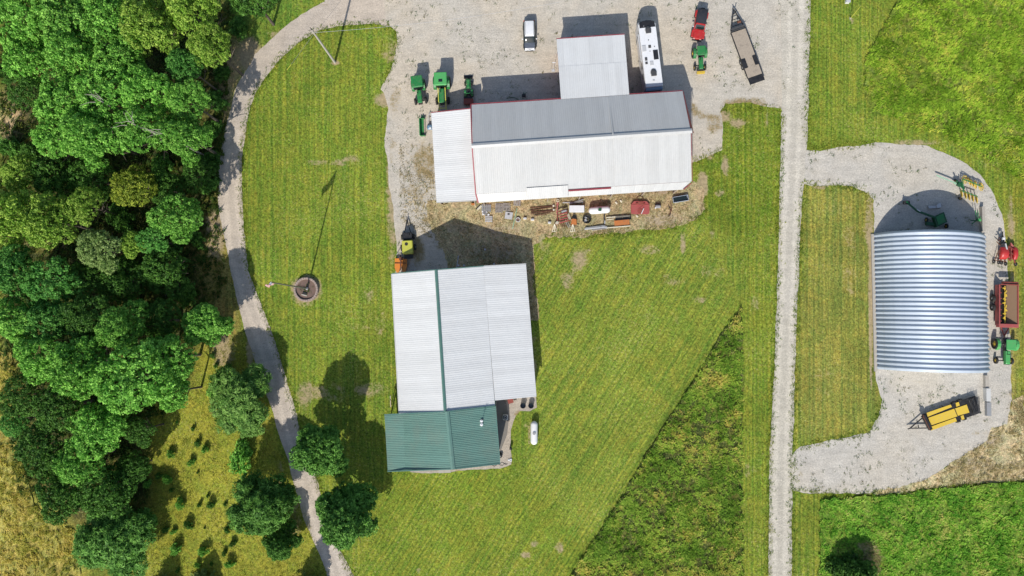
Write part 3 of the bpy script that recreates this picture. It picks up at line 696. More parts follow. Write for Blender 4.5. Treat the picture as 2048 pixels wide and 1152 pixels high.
# ---- B: white gabled building with the green roofed end
rz_, we, ee, e2 = 7.9, 4.5, 5.5, 3.9
c1 = P(930, 680, 0)
hall = thing('workshop', 'white roofed workshop with green ridge and a green metal roofed south end', 'workshop', (c1.x, c1.y, 0))
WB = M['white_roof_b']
nw, nr_, ne = P(784, 548, we), P(872, 540.5, rz_), P(967, 533, ee)
sw, sr, se = P(799, 828.5, we), P(890.5, 825, rz_), P(990, 812, ee)
n2e, s2e, s2m = P(1052, 528.5, e2), P(1073, 793, e2), P(990, 801, ee)
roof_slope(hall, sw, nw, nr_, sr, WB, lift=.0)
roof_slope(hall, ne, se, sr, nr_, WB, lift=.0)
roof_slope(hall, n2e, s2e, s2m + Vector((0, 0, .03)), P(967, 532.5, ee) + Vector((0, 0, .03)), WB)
GT = M['green_trim']
cap(hall, nr_ + Vector((0, .1, .10)), sr + Vector((0, 0, .10)), GT, .22)
for a, b in ((nw, nr_), (nr_, ne)): trim(hall, a + Vector((0, .08, -.08)), b + Vector((0, .08, -.08)), .12, .24, GT)
trim(hall, ne + Vector((0, .08, -.1)), n2e + Vector((0, .08, -.1)), .1, .2, M['white_wall'])
trim(hall, nw + Vector((-.08, 0, -.08)), sw + Vector((-.08, 0, -.08)), .12, .14, M['white_wall'])
# green end
gnw, gnc, gnr, gne = P(769, 830, 3.75), P(807, 828.8, 4.55), P(894, 824, rz_ + .12), P(990, 812.5, ee + .1)
gsw, gsc, gsr, gse = P(775.5, 942, 3.75), P(811, 940.8, 4.55), P(906, 937.5, rz_ + .12), P(999, 927, ee - .2)
roof_slope(hall, gsw, gnw, gnc, gsc, GRF, width=1.05, ribs=4, rh=.04)
roof_slope(hall, gsc, gnc, gnr, gsr, GRF, width=1.05, ribs=4, lift=.02, rh=.04)
roof_slope(hall, gne, gse, gsr, gnr, GRF, width=1.05, ribs=4, rh=.04)
cap(hall, gnr + Vector((0, .1, .12)), gsr + Vector((0, -.05, .12)), GRF, .30)
for a, b in ((gnw, gnr), (gnr, gne)): trim(hall, a + Vector((0, .05, .02)), b + Vector((0, .05, .02)), .16, .16, GT)
for a, b in ((gsw, gsr), (gsr, gse)): trim(hall, a + Vector((0, -.05, -.05)), b + Vector((0, -.05, -.05)), .14, .2, GT)
trim(hall, gne + Vector((.06, 0, -.06)), gse + Vector((.06, 0, -.06)), .14, .16, GT)
def W(pts, mat, name='wall'): return wallp(hall, pts, .14, mat, name)
i1, i2, i3, i4 = nw + Vector((.4, -.35, 0)), ne + Vector((0, -.35, 0)), sw + Vector((.4, 0, 0)), gse + Vector((-.35, .35, 0))
W([g0(i2), g0(i1), g0(i1, we - .2), Vector((nr_.x, nr_.y - .35, rz_ - .35)), g0(i2, ee - .2)], M['white_wall'])
W([g0(i1), g0(i3), g0(i3, we - .2), g0(i1, we - .2)], M['white_wall'])
j1, j2, j3 = n2e + Vector((-.35, -.3, 0)), s2e + Vector((-.35, .25, 0)), s2m + Vector((-.1, .2, 0))
W([g0(j1), g0(i2), g0(i2, ee - .2), g0(j1, e2 - .2)], M['white_wall']); W([g0(j2), g0(j1), g0(j1, e2 - .2), g0(j2, e2 - .2)], M['white_wall']); W([g0(j3), g0(j2), g0(j2, e2 - .2), g0(j3, ee - .2)], M['white_wall'])
k1 = gsc + Vector((0, .35, 0)); W([g0(k1), g0(i4), g0(i4, ee - .4), Vector((gsr.x, gsr.y + .35, rz_ - .3)), g0(k1, 4.3)], GT)
W([g0(i4), g0(j3), g0(j3, ee - .4), g0(i4, ee - .4)], GT); W([g0(i3), g0(k1), g0(k1, 4.3), g0(i3, 4.3)], GT)
for t in (0.03, .5, .97):
    p = gnw.lerp(gsw, t) + Vector((.3, 0, 0)); m = MB(); m.box(p.x - hall.location.x, p.y - hall.location.y, 1.8, .16, .16, 3.6); m.build('post', M['wood'], hall)
p = P(773, 829, 1.8); 
a = i1.lerp(i2, .35) + Vector((0, .1, 0)); b = i1.lerp(i2, .62) + Vector((0, .1, 0)); W([g0(b, .05), g0(a, .05), g0(a, 4), g0(b, 4)], M['light_grey'], 'overhead_door')
for py in (842, 849.5):      # two capped vent pipes
    q = P(963, py, 6.5) - hall.location; m = MB(); m.cyl((q.x, q.y, 5.6), (q.x, q.y, 6.5), .09, n=8)
    f = m.build('vent_pipe', M['light_grey'], hall); m = MB(); m.cyl((q.x, q.y, 6.42), (q.x, q.y, 6.58), .25, .20, n=10); m.cyl((q.x, q.y, 6.58), (q.x, q.y, 6.66), .12, .05, n=8); o = m.build('vent_cap', M['white'], f)
q = P(965, 838, 6.5) - hall.location; m = MB(); m.cyl((q.x, q.y, 5.7), (q.x + .05, q.y, 8.0), .03, n=6); m.beam((q.x - .35, q.y, 7.7), (q.x + .4, q.y + .1, 7.75), .03, .03); m.beam((q.x - .2, q.y, 7.3), (q.x + .3, q.y + .1, 7.35), .03, .03); m.build('antenna', M['dark_grey'], hall)

# ---- C: arched corrugated steel building
b0, b1_ = P(1748, 471, 0), P(1748, 740, 0); wA = 16.75; ang = math.radians(-2.1)
ax = Vector((math.cos(ang), math.sin(ang), 0)); Nn = b0; Ns = b1_
arch = thing('arched_shed', 'arched galvanized steel building with corrugated ribs on the gravel pad', 'shed', ((b0.x + b1_.x) / 2 + wA / 2, (b0.y + b1_.y) / 2, 0))
hA, aA = 6.8, wA / 2; RA = (aA * aA + hA * hA) / (2 * hA); zc = hA - RA
NP = 30; pit = (b0.y - b1_.y) / NP
t0 = math.asin(max(-1, min(1, (0 - zc) / RA)))   # base angle above the arc's centre
def arch_panel2():
    vs = []; n = 32; m = 8
    for j in range(m + 1):
        f = j / m; d = .26 * (0.5 - 0.5 * math.cos(2 * math.pi * f)) ** .85
        for i in range(n + 1):
            t = (math.pi - t0) + (2 * t0 - math.pi) * i / n; r = RA - .26 + d
            vs.append((r * math.cos(t), -(f * 1.05 - .025) * pit, zc + r * math.sin(t)))
    fs = [(j * (n + 1) + i, j * (n + 1) + i + 1, (j + 1) * (n + 1) + i + 1, (j + 1) * (n + 1) + i) for j in range(m) for i in range(n)]
    mb = MB(); mb.add(vs, fs, True); return mb.mesh('arch_panel', M['galv'])
ap_me = arch_panel2()
for i in range(NP):
    tt = i / NP; y = (b0.y - b1_.y) / 2 - i * pit
    o = inst('arch_panel', ap_me, arch, (rnd.uniform(-.006, .006), y, 0), (0, 0, 0), (rnd.uniform(.9993, 1.0007), 1, rnd.uniform(.998, 1.002))); o.matrix_parent_inverse.identity()
    # the walls run square to a slightly turned front: shear is real in plan
    o.rotation_euler = (0, 0, ang * (1 - .5 * tt)); o.location.y += 0.0
L_ = (b0.y - b1_.y) / 2
for yy, nm in ((-L_ + .35, 'end_wall'),):
    vs = []; n = 24
    for i in range(n + 1):
        t = (math.pi - t0) + (2 * t0 - math.pi) * i / n; r = RA - .30; vs.append((r * math.cos(t), yy, zc + r * math.sin(t)))
    m = MB(); vs2 = [(x, y + .1, z) for x, y, z in vs]; k_ = len(vs)
    m.add(vs + vs2, [tuple(range(k_)), tuple(range(2 * k_ - 1, k_ - 1, -1))] + [(i, k_ + i, k_ + (i + 1) % k_, (i + 1) % k_) for i in range(k_)])
    m.build(nm, M['galv'], arch)
for sx in (-1, 1):
    m = MB(); m.box(sx * (aA + .05), 0, .12, .45, 2 * L_ + .4, .24); m.build('footing', M['concrete'], arch)
# low concrete walls running on from the shed's east side
for k_, (xa, ya, xb, yb, ww, hh, mt, lb) in enumerate((
    (1967, 413, 1968, 462, 6, .75, 'concrete', 'low concrete wall running north from the arched shed'),
    (1974, 751, 1974.5, 776, 7, .6, 'concrete', 'mossy concrete wall block at the arched shed\'s south east corner'),
    (1977, 777, 1977.5, 803, 9, .85, 'white_wall', 'whitest concrete block in the low wall south of the arched shed'),
    (1978, 805, 1978.5, 832, 9, .6, 'grey', 'grey block at the southern end of the low wall'))):
    a, b = P(xa, ya, hh), P(xb, yb, hh); m = MB(); c = (a + b) / 2; cx = c.copy()
    m.beam((a - c) * 1.0, (b - c) * 1.0, ww / 13 * .95, hh); o = m.build('concrete_wall', M[mt]); o.location = (c.x, c.y, hh / 2 + .02); tag(o, lb, 'wall', 'low concrete walls at the arched shed')

# ------------------------------------------------------------------ trees
def leaf_mat(name, a, b, trans=.20):
    n = NT(name); t = n.attr('tint').outputs['Fac']; r = n.rand()
    c = n.mix(t, a, b); c = n.scale(c, n.rng(r, 0, 1, .86, 1.12))
    c = n.scale(c, n.rng(n.noise(.5, 2), .3, .7, .9, 1.1))
    tr = n.t.nodes.new('ShaderNodeBsdfTranslucent'); n.put(c, tr.inputs[0])
    mx = n.t.nodes.new('ShaderNodeMixShader'); mx.inputs[0].default_value = trans
    m = n.fin(c, .55, 0, .22)
    n.link(n.b.outputs[0], mx.inputs[1]); n.link(tr.outputs[0], mx.inputs[2]); n.link(mx.outputs[0], n.out.inputs[0]); return m
LM_ = {
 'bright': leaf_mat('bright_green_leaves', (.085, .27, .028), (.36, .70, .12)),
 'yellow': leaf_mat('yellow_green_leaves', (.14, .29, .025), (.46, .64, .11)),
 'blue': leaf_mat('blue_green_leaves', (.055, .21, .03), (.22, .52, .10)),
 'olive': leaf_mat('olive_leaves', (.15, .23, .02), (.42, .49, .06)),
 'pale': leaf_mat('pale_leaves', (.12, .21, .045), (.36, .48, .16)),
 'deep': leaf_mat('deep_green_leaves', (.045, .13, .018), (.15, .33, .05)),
 'maple': leaf_mat('dark_maple_leaves', (.060, .175, .024), (.23, .48, .085)),
 'feather': leaf_mat('feathery_leaves', (.07, .18, .025), (.27, .46, .10)),
 'conifer': leaf_mat('conifer_needles', (.075, .13, .018), (.28, .36, .08), .25),
}
def leaves(Cn, N, size, asp, rg):
    n = len(Cn); N = N / np.linalg.norm(N, axis=1)[:, None]
    r = rg.normal(0, 1, (n, 3)); t = np.cross(N, r); t /= np.linalg.norm(t, axis=1)[:, None]; b = np.cross(N, t)
    a = (size * .5)[:, None]; w = a * asp[:, None]
    return np.stack([Cn - t * a, Cn - b * w + N * a * .12, Cn + t * a, Cn + b * w + N * a * .12], 1)

def broadleaf(seed, R=5.0, flat=.72, lobes=11, puff=(.24, .52), leaf=.34, gap=.14, per=24, big=.44, spread=.66, core=50, asp=(.35, .6)):
    rg = np.random.default_rng(seed); LC = []; LR = []
    for i in range(lobes):
        a = 2.4 * i + rg.uniform(-.5, .5); q = math.sqrt((i + .4) / lobes)
        LC.append((math.cos(a) * q * R * spread * rg.uniform(.85, 1.15), math.sin(a) * q * R * spread * rg.uniform(.85, 1.15), R * flat * (.50 - .55 * q * q + rg.uniform(-.26, .26)))); LR.append(R * big * rg.uniform(.60, 1.12) * (1.05 - .25 * q))
    LC = np.array(LC); LR = np.array(LR); PC = []; PR = []; PN = []
    for i in range(lobes):
        k = int(LR[i] ** 2 * 42); d = rg.normal(0, 1, (k, 3)); d /= np.linalg.norm(d, axis=1)[:, None]; d = d[d[:, 2] > -.45]
        p = LC[i] + d * LR[i] * rg.uniform(.84, 1.04, len(d))[:, None] * np.array([1, 1, .85])
        ins = np.zeros(len(p), bool)
        for j in range(lobes):
            if j != i: ins |= np.linalg.norm((p - LC[j]) / np.array([1, 1, .85]), axis=1) < LR[j] * .84
        keep = ~ins & (rg.random(len(p)) > gap); PC.append(p[keep]); PN.append(d[keep]); PR.append(rg.uniform(*puff, keep.sum()))
    PC = np.concatenate(PC); PN = np.concatenate(PN); PR = np.concatenate(PR)
    n = len(PC) * per; pi = np.repeat(np.arange(len(PC)), per)
    d = rg.normal(0, 1, (n, 3)) + PN[pi] * .75 + np.array([0, 0, .5]); d /= np.linalg.norm(d, axis=1)[:, None]
    pos = PC[pi] + d * (PR[pi] * rg.uniform(.55, 1.12, n))[:, None] * np.array([1, 1, .75])
    nn = d * .6 + rg.normal(0, .6, (n, 3)) + np.array([0, -.12, .35])
    V = leaves(pos, nn, leaf * rg.uniform(.65, 1.25, n), rg.uniform(*asp, n), rg)
    tint = np.clip(np.repeat(rg.uniform(-.1, .85, len(PC)), per) + rg.normal(0, .25, n), 0, 1)
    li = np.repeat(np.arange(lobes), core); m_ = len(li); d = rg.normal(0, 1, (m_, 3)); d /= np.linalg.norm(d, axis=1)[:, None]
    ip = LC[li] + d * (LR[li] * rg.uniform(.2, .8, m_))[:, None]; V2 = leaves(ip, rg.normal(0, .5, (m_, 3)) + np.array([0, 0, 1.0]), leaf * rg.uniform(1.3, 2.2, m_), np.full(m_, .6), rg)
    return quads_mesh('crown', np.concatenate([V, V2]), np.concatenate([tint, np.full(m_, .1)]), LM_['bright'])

def trunk_mesh(seed, R, hc, conifer=False):
    """tapered trunk from the ground (z=0) into a crown centred at hc"""
    rg = random.Random(seed); m = MB(); r0 = .042 * R + .05
    top = hc * (1.0 if not conifer else 1.5); m.cyl((0, 0, -.2), (.1, .05, top * .55), r0 * 1.15, r0 * .75, 8, False); m.cyl((.1, .05, top * .55), (.0, .15, top), r0 * .75, r0 * .3, 8, False)
    if not conifer:
        for k in range(8):
            a = k * 2.4 + rg.uniform(-.4, .4); z0 = hc * rg.uniform(.45, .8); l = R * rg.uniform(.55, .85)
            p1 = Vector((math.cos(a) * l * .5, math.sin(a) * l * .5, z0 + l * .42)); p2 = Vector((math.cos(a) * l, math.sin(a) * l, z0 + l * .62 + .3))
            m.cyl((.05, .05, z0), p1, r0 * .42, r0 * .28, 6, False); m.cyl(p1, p2, r0 * .28, r0 * .1, 5, False)
            b = a + rg.uniform(.5, .9); m.cyl(p1, p1 + Vector((math.cos(b) * l * .4, math.sin(b) * l * .4, l * .3)), r0 * .22, r0 * .07, 5, False)
    return m.mesh('trunk', M['bark'])

def conifer_mesh(seed, R=4.0, Hc=8.0):
    rg = np.random.default_rng(seed); C_, N_, T_, S_ = [], [], [], []; Q = []; TT = []
    levels = 34
    for l in range(levels):
        f = l / levels; z = .8 + f * (Hc - .8); rr = R * (1 - f) ** .8 * rg.uniform(.85, 1.05) + .15; nb = int(11 - 5 * f)
        for b in range(nb):
            a = 2 * math.pi * b / nb + l * .9 + rg.uniform(-.25, .25); ln = rr * rg.uniform(.7, 1.1); k = int(ln * 17) + 5
            s = np.sort(rg.uniform(.12, 1, k)); x = np.cos(a) * s * ln; y = np.sin(a) * s * ln; zz = z + s * ln * .22 - (s ** 2) * ln * .38
            side = rg.choice([-1, 1], k); aa = a + side * rg.uniform(.35, .95, k); tl = (.20 + .55 * (1 - s)) * min(1, ln / 2) + .16
            dx = np.cos(aa) * tl; dy = np.sin(aa) * tl; dz = -.12 * tl + rg.normal(0, .08, k); w = .075
            p0 = np.stack([x, y, zz], -1); p1 = p0 + np.stack([dx, dy, dz], -1); sd = np.stack([-np.sin(aa) * w, np.cos(aa) * w, 0 * aa], -1)
            Q.append(np.stack([p0 - sd * .5, p0 + sd * .5, p1 + sd, p1 - sd], 1)); TT.append(np.clip(.25 + .5 * s + rg.normal(0, .15, k), 0, 1))
    return quads_mesh('crown', np.concatenate(Q), np.concatenate(TT), LM_['conifer'])

BL = [broadleaf(100 + i, lobes=(10, 12, 14, 9, 11, 13)[i], gap=(.18, .24, .3, .2, .32, .24)[i], leaf=(.34, .31, .36, .32, .30, .34)[i]) for i in range(6)]
RB = [broadleaf(200 + i, lobes=17, big=.40, spread=.62, flat=1.05, gap=.06, leaf=.32, per=30, puff=(.28, .5), core=420) for i in range(2)]
LOW = [broadleaf(300 + i, R=2.0, lobes=7, puff=(.22, .42), leaf=.26, per=26, gap=.18) for i in range(3)]
TRK = {}
FB = [broadleaf(400 + i, lobes=15, big=.40, spread=.74, flat=.9, gap=.18, leaf=.50, per=30, puff=(.3, .65), core=160, asp=(.16, .28)) for i in range(2)]
def tree(px, py, rpx, zt, kind, label, shape='b', group=None, name='broadleaf_tree', cat='tree', full=False):
    """crown centre seen at (px,py); zt is the height of the tree's top"""
    rm = rpx / 13.0 * (115 - zt * .7) / 115
    i = rnd.randrange(6)
    me, R0, top = (BL[i], 5.0, 3.9) if shape == 'b' else ((RB[i % 2], 5.0, 4.4) if shape == 'r' else (FB[i % 2], 5.0, 4.4))
    sc = rm / R0 / 1.02; zs = sc * rnd.uniform(1.15, 1.4); hc = zt - top * zs
    if full: zs = zt * .5 / 5.0; hc = zt * .52
    p = P(px, py, hc + 1.0)
    t = thing(name, label, cat, (p.x, p.y, 0), rnd.uniform(0, 6.28), group)
    cr = inst('crown', me, t, (0, 0, hc), (0, 0, 0), (sc, sc * rnd.uniform(.92, 1.08), zs))
    cr.material_slots[0].link = 'OBJECT'; cr.material_slots[0].material = LM_[kind]
    key = round(hc); 
    if key not in TRK: TRK[key] = trunk_mesh(key, 5, key)
    inst('trunk', TRK[key], t, (0, 0, 0), (0, 0, 0), (sc, sc, hc / max(1, key)))
    return t

GW = 'broadleaf trees crowded together in the wood'
wood = [
 (30, 25, 66, 17, 'bright', 'bright green tree filling the wood\'s top left corner'),
 (125, 30, 66, 17, 'bright', 'second bright green tree from the left along the photo\'s top edge'),
 (215, 20, 62, 16.5, 'bright', 'third tree from the left along the top edge of the wood'),
 (300, 50, 66, 16, 'yellow', 'spreading yellowish green tree above the dark hollow of the upper wood'),
 (385, 20, 58, 16, 'yellow', 'yellowish green tree on the top edge beside the tall shadow by the drive'),
 (420, 92, 46, 15, 'yellow', 'yellow green crown leaning out towards the bare verge of the driveway'),
 (62, 110, 58, 14.5, 'bright', 'mid green tree just above the sandy clearing on the left edge'),
 (150, 105, 62, 16, 'bright', 'bright tree in the upper wood left of the dark hollow'),
 (232, 108, 56, 15, 'bright', 'bright rounded crown left of the upper wood\'s dark hollow'),
 (368, 130, 36, 13.5, 'blue', 'small green crown at the lower right of the upper wood\'s dark hollow'),
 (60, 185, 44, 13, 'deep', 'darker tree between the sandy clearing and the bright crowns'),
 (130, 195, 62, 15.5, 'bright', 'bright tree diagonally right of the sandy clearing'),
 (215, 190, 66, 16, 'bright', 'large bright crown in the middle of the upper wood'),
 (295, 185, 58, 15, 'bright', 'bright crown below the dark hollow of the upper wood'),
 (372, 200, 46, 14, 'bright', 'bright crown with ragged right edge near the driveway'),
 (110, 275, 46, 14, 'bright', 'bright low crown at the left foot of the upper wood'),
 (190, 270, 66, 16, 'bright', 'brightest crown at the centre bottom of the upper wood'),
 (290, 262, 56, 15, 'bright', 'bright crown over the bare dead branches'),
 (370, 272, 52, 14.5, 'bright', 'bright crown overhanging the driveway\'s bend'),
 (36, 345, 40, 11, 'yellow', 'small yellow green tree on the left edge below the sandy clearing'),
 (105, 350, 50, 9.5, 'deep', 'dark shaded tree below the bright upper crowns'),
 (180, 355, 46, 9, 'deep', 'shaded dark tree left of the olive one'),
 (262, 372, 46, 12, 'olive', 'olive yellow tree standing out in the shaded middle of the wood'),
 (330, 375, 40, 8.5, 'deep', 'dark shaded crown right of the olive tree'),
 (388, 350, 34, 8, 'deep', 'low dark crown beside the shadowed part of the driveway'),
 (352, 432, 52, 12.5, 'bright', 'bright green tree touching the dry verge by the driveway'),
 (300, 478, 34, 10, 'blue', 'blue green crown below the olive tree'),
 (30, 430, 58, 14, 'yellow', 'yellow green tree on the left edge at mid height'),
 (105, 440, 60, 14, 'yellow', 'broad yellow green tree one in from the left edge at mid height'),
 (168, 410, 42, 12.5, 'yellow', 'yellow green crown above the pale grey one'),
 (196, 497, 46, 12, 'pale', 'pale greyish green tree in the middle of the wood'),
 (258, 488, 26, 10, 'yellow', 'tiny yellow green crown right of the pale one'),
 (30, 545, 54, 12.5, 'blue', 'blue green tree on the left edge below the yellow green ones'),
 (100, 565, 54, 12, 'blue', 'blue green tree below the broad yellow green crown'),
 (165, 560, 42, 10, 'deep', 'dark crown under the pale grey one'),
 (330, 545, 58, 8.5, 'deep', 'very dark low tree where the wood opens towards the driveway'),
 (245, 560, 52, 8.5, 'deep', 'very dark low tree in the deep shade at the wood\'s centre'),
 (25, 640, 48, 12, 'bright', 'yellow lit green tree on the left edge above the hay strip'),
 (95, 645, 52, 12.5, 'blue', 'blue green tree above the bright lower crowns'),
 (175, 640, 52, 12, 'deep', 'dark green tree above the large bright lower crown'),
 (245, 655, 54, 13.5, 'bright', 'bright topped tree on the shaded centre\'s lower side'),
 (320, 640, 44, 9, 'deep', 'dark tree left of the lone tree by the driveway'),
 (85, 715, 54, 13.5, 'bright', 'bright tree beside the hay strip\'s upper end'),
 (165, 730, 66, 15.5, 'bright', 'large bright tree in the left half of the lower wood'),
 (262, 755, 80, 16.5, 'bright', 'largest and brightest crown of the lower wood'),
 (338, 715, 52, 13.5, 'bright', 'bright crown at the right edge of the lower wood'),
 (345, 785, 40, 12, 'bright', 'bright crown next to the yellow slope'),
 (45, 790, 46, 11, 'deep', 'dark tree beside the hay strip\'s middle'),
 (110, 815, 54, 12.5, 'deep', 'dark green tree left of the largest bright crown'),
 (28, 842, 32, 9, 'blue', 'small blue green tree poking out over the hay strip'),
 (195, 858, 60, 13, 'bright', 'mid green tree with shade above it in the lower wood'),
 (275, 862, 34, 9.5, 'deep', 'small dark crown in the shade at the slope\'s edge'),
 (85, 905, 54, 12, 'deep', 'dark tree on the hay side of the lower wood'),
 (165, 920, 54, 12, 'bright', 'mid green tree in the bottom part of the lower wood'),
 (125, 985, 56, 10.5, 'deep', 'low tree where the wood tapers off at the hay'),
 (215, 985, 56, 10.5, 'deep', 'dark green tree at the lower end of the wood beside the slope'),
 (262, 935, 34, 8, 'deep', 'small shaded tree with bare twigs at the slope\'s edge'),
]
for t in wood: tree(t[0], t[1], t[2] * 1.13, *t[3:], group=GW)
tree(410, 650, 50, 9.5, 'bright', 'lone round green tree between the wood and the driveway', 'r')
tree(640, 903, 66, 11.2, 'maple', 'smaller of the two round dark maples beside the driveway', 'r', 'round maples beside the driveway', full=True)
tree(690, 1035, 79, 11.0, 'maple', 'larger of the two round dark maples beside the driveway, lower one', 'r', 'round maples beside the driveway', full=True)
tree(562, 1086, 44, 6, 'maple', 'dark round tree in front of the tall feathery tree left of the driveway', 'r')
tree(500, -8, 58, 13, 'deep', 'dark tree on the top edge between the wood and the grass bank')
tree(1703, 1150, 52, 4.5, 'deep', 'dark rounded bush on the bottom edge of the clover meadow', 'r', name='bush', cat='bush')
# conifers
CM = [conifer_mesh(1), conifer_mesh(2, 4.0, 9.5)]
def conif(px, py, rpx, h, k, label, kind='conifer'):
    rm = rpx / 13.0; sc = rm / 4.0; zt = h / (8.0 if k == 0 else 9.5); p = P(px, py, 1.5)
    t = thing('conifer', label, 'conifer', (p.x, p.y, 0), rnd.uniform(0, 6), 'conifers on the slope')
    c = inst('crown', CM[k], t, (0, 0, 0), (0, 0, 0), (sc, sc, zt)); c.material_slots[0].link = 'OBJECT'; c.material_slots[0].material = LM_[kind]
    m = trunk_mesh(9, 4, h / 1.6, True); inst('trunk', m, t)
tree(476, 802, 74, 7.5, 'feather', 'feathery pale green tree left of the driveway, above the small maple', 'f', full=True)
tree(518, 1010, 72, 10.5, 'maple', 'tall feathery dark green tree throwing a dark shadow over the driveway', 'f', full=True)
tree(228, 1078, 84, 8, 'maple', 'feathery dark tree below the foot of the wood', 'f', full=True)
conif(322, 1190, 34, 6, 1, 'conifer at the bottom edge whose pointed shadow lies on the yellow slope')
conif(404, 1180, 36, 5, 0, 'second pointed conifer at the bottom edge of the yellow slope')
conif(618, 1190, 40, 8, 1, 'conifer at the bottom edge left of the driveway', 'conifer')
# hedge like rows of brush
def bush(px, py, rpx, kind, label, group, name='shrub', h=1.0, cat='shrub'):
    rm = rpx / 13.0; sc = rm / 2.1; p = P(px, py, .5); i = rnd.randrange(3)
    o = bpy.data.objects.new(name, LOW[i]); C.objects.link(o); o.location = (p.x, p.y, .55 * sc * h + .05); o.scale = (sc * rnd.uniform(.75, 1.15), sc * rnd.uniform(.75, 1.25), sc * 1.1 * h); o.rotation_euler = (0, 0, rnd.uniform(0, 6))
    o.material_slots[0].link = 'OBJECT'; o.material_slots[0].material = LM_[kind]; tag(o, label, cat, group); return o
SG = 'young shrubs scattered over the yellow slope'
shr = [(384, 858, 6, 'deep', 'topmost small dark shrub on the yellow slope'), (352, 845, 4, 'bright', 'tiny green seedling at the top left of the yellow slope'), (394, 888, 9, 'deep', 'left half of the first pair of shrubs from the slope\'s top'), (411, 898, 10, 'bright', 'right half of the first pair of shrubs, with green front'),
 (342, 908, 11, 'bright', 'shrub near the wood\'s edge, first of the larger ones going down'), (382, 925, 10, 'bright', 'tall narrow shrub below the first pair on the slope'), (394, 946, 4, 'deep', 'thin dark seedling in the middle of the yellow slope'), (316, 952, 9, 'deep', 'shrub closest to the wood at the slope\'s mid height'),
 (335, 958, 13, 'bright', 'largest shrub close to the wood on the slope'), (295, 968, 9, 'bright', 'shrub half under the wood\'s edge trees'), (342, 980, 7, 'deep', 'dark shrub right below the largest shrub near the wood'), (361, 1007, 13, 'bright', 'bushy shrub with a pale stone at its right foot'),
 (398, 1010, 8, 'deep', 'first of three shrubs in a row across the lower slope'), (422, 1011, 10, 'deep', 'second of three shrubs in a row across the lower slope, the biggest'), (449, 1009, 5, 'deep', 'third of three shrubs in a row, the smallest'), (415, 992, 5, 'deep', 'tiny shrub just above the row of three'),
 (377, 1050, 11, 'deep', 'round dark shrub alone on the lower slope'), (407, 1057, 3, 'deep', 'dot sized seedling right of the round dark shrub'), (455, 1058, 10, 'deep', 'dark shrub beside the tall feathery tree, upper of two'), (465, 1088, 9, 'deep', 'dark shrub beside the tall feathery tree, lower of two'),
 (448, 1107, 8, 'deep', 'shrub diagonally below the pair beside the feathery tree'), (408, 1102, 14, 'bright', 'broad shrub at the bottom of the slope'), (422, 1128, 7, 'deep', 'small shrub under the broad one near the bottom'), (330, 1060, 8, 'deep', 'shrub between the wood\'s foot and the round dark shrub'),
 (346, 1064, 8, 'bright', 'green shrub touching the one between wood and round shrub'), (354, 1142, 6, 'deep', 'small shrub on the bottom edge of the slope'), (460, 1128, 12, 'bright', 'green shrub near the bottom edge left of the dark round tree'), (350, 1098, 13, 'bright', 'low sprawling shrub in the lower left of the slope'),
 (395, 1130, 10, 'bright', 'sprawling green shrub at the very bottom of the slope'), (462, 1028, 7, 'deep', 'dark shrub at the tip of the feathery tree\'s shade')]
for x, y, r, kd, lb in shr: bush(x, y, r * .95, kd, lb, SG, h=1.5)
bush(486, 915, 34, 'bright', 'large leafy bush between the two feathery trees by the driveway', None, h=1.1)
bush(424, 712, 9, 'deep', 'upper part of the thin brush line below the lone tree', 'thin line of brush below the lone tree', h=1.2); bush(431, 732, 8, 'deep', 'middle part of the thin brush line below the lone tree', 'thin line of brush below the lone tree', h=1.2); bush(437, 752, 9, 'deep', 'lower part of the thin brush line, next to the feathery tree', 'thin line of brush below the lone tree', h=1.2)
bush(430, 780, 22, 'bright', 'low leafy bush on the left flank of the upper feathery tree', None, h=.9)
bush(455, 740, 14, 'deep', 'dark bush in shade above the upper feathery tree', None, h=1.0)
UG = 'low dark brush in the gap between wood and driveway'
for x, y, r, kd, lb in ((446, 150, 22, 'deep', 'brush at the wood\'s edge beside the driveway\'s sharpest bend'), (432, 205, 24, 'maple', 'brush right of the ragged bright crown by the drive'), (428, 262, 22, 'deep', 'brush in shade right of the bright overhanging crown'),
    (424, 330, 26, 'deep', 'brush beside the shadowed drive above the dry verge'), (420, 372, 20, 'maple', 'small brush above the dry verge by the drive'), (398, 480, 24, 'deep', 'brush at the left side of the dry verge'), (378, 590, 26, 'deep', 'dark brush right above the lone tree'),
    (14, 150, 26, 'deep', 'brush on the left edge just above the sandy clearing'), (30, 300, 34, 'maple', 'brush on the left edge just below the sandy clearing'), (70, 310, 30, 'deep', 'dark brush right of the one below the sandy clearing'), (250, 440, 34, 'deep', 'dark low brush between the olive and pale trees'), (330, 330, 30, 'maple', 'low brush under the lower edge of the bright upper crowns'), (480, 60, 24, 'deep', 'brush at the foot of the tree on the top edge')):
    bush(x, y, r, kd, lb, UG, h=1.3)
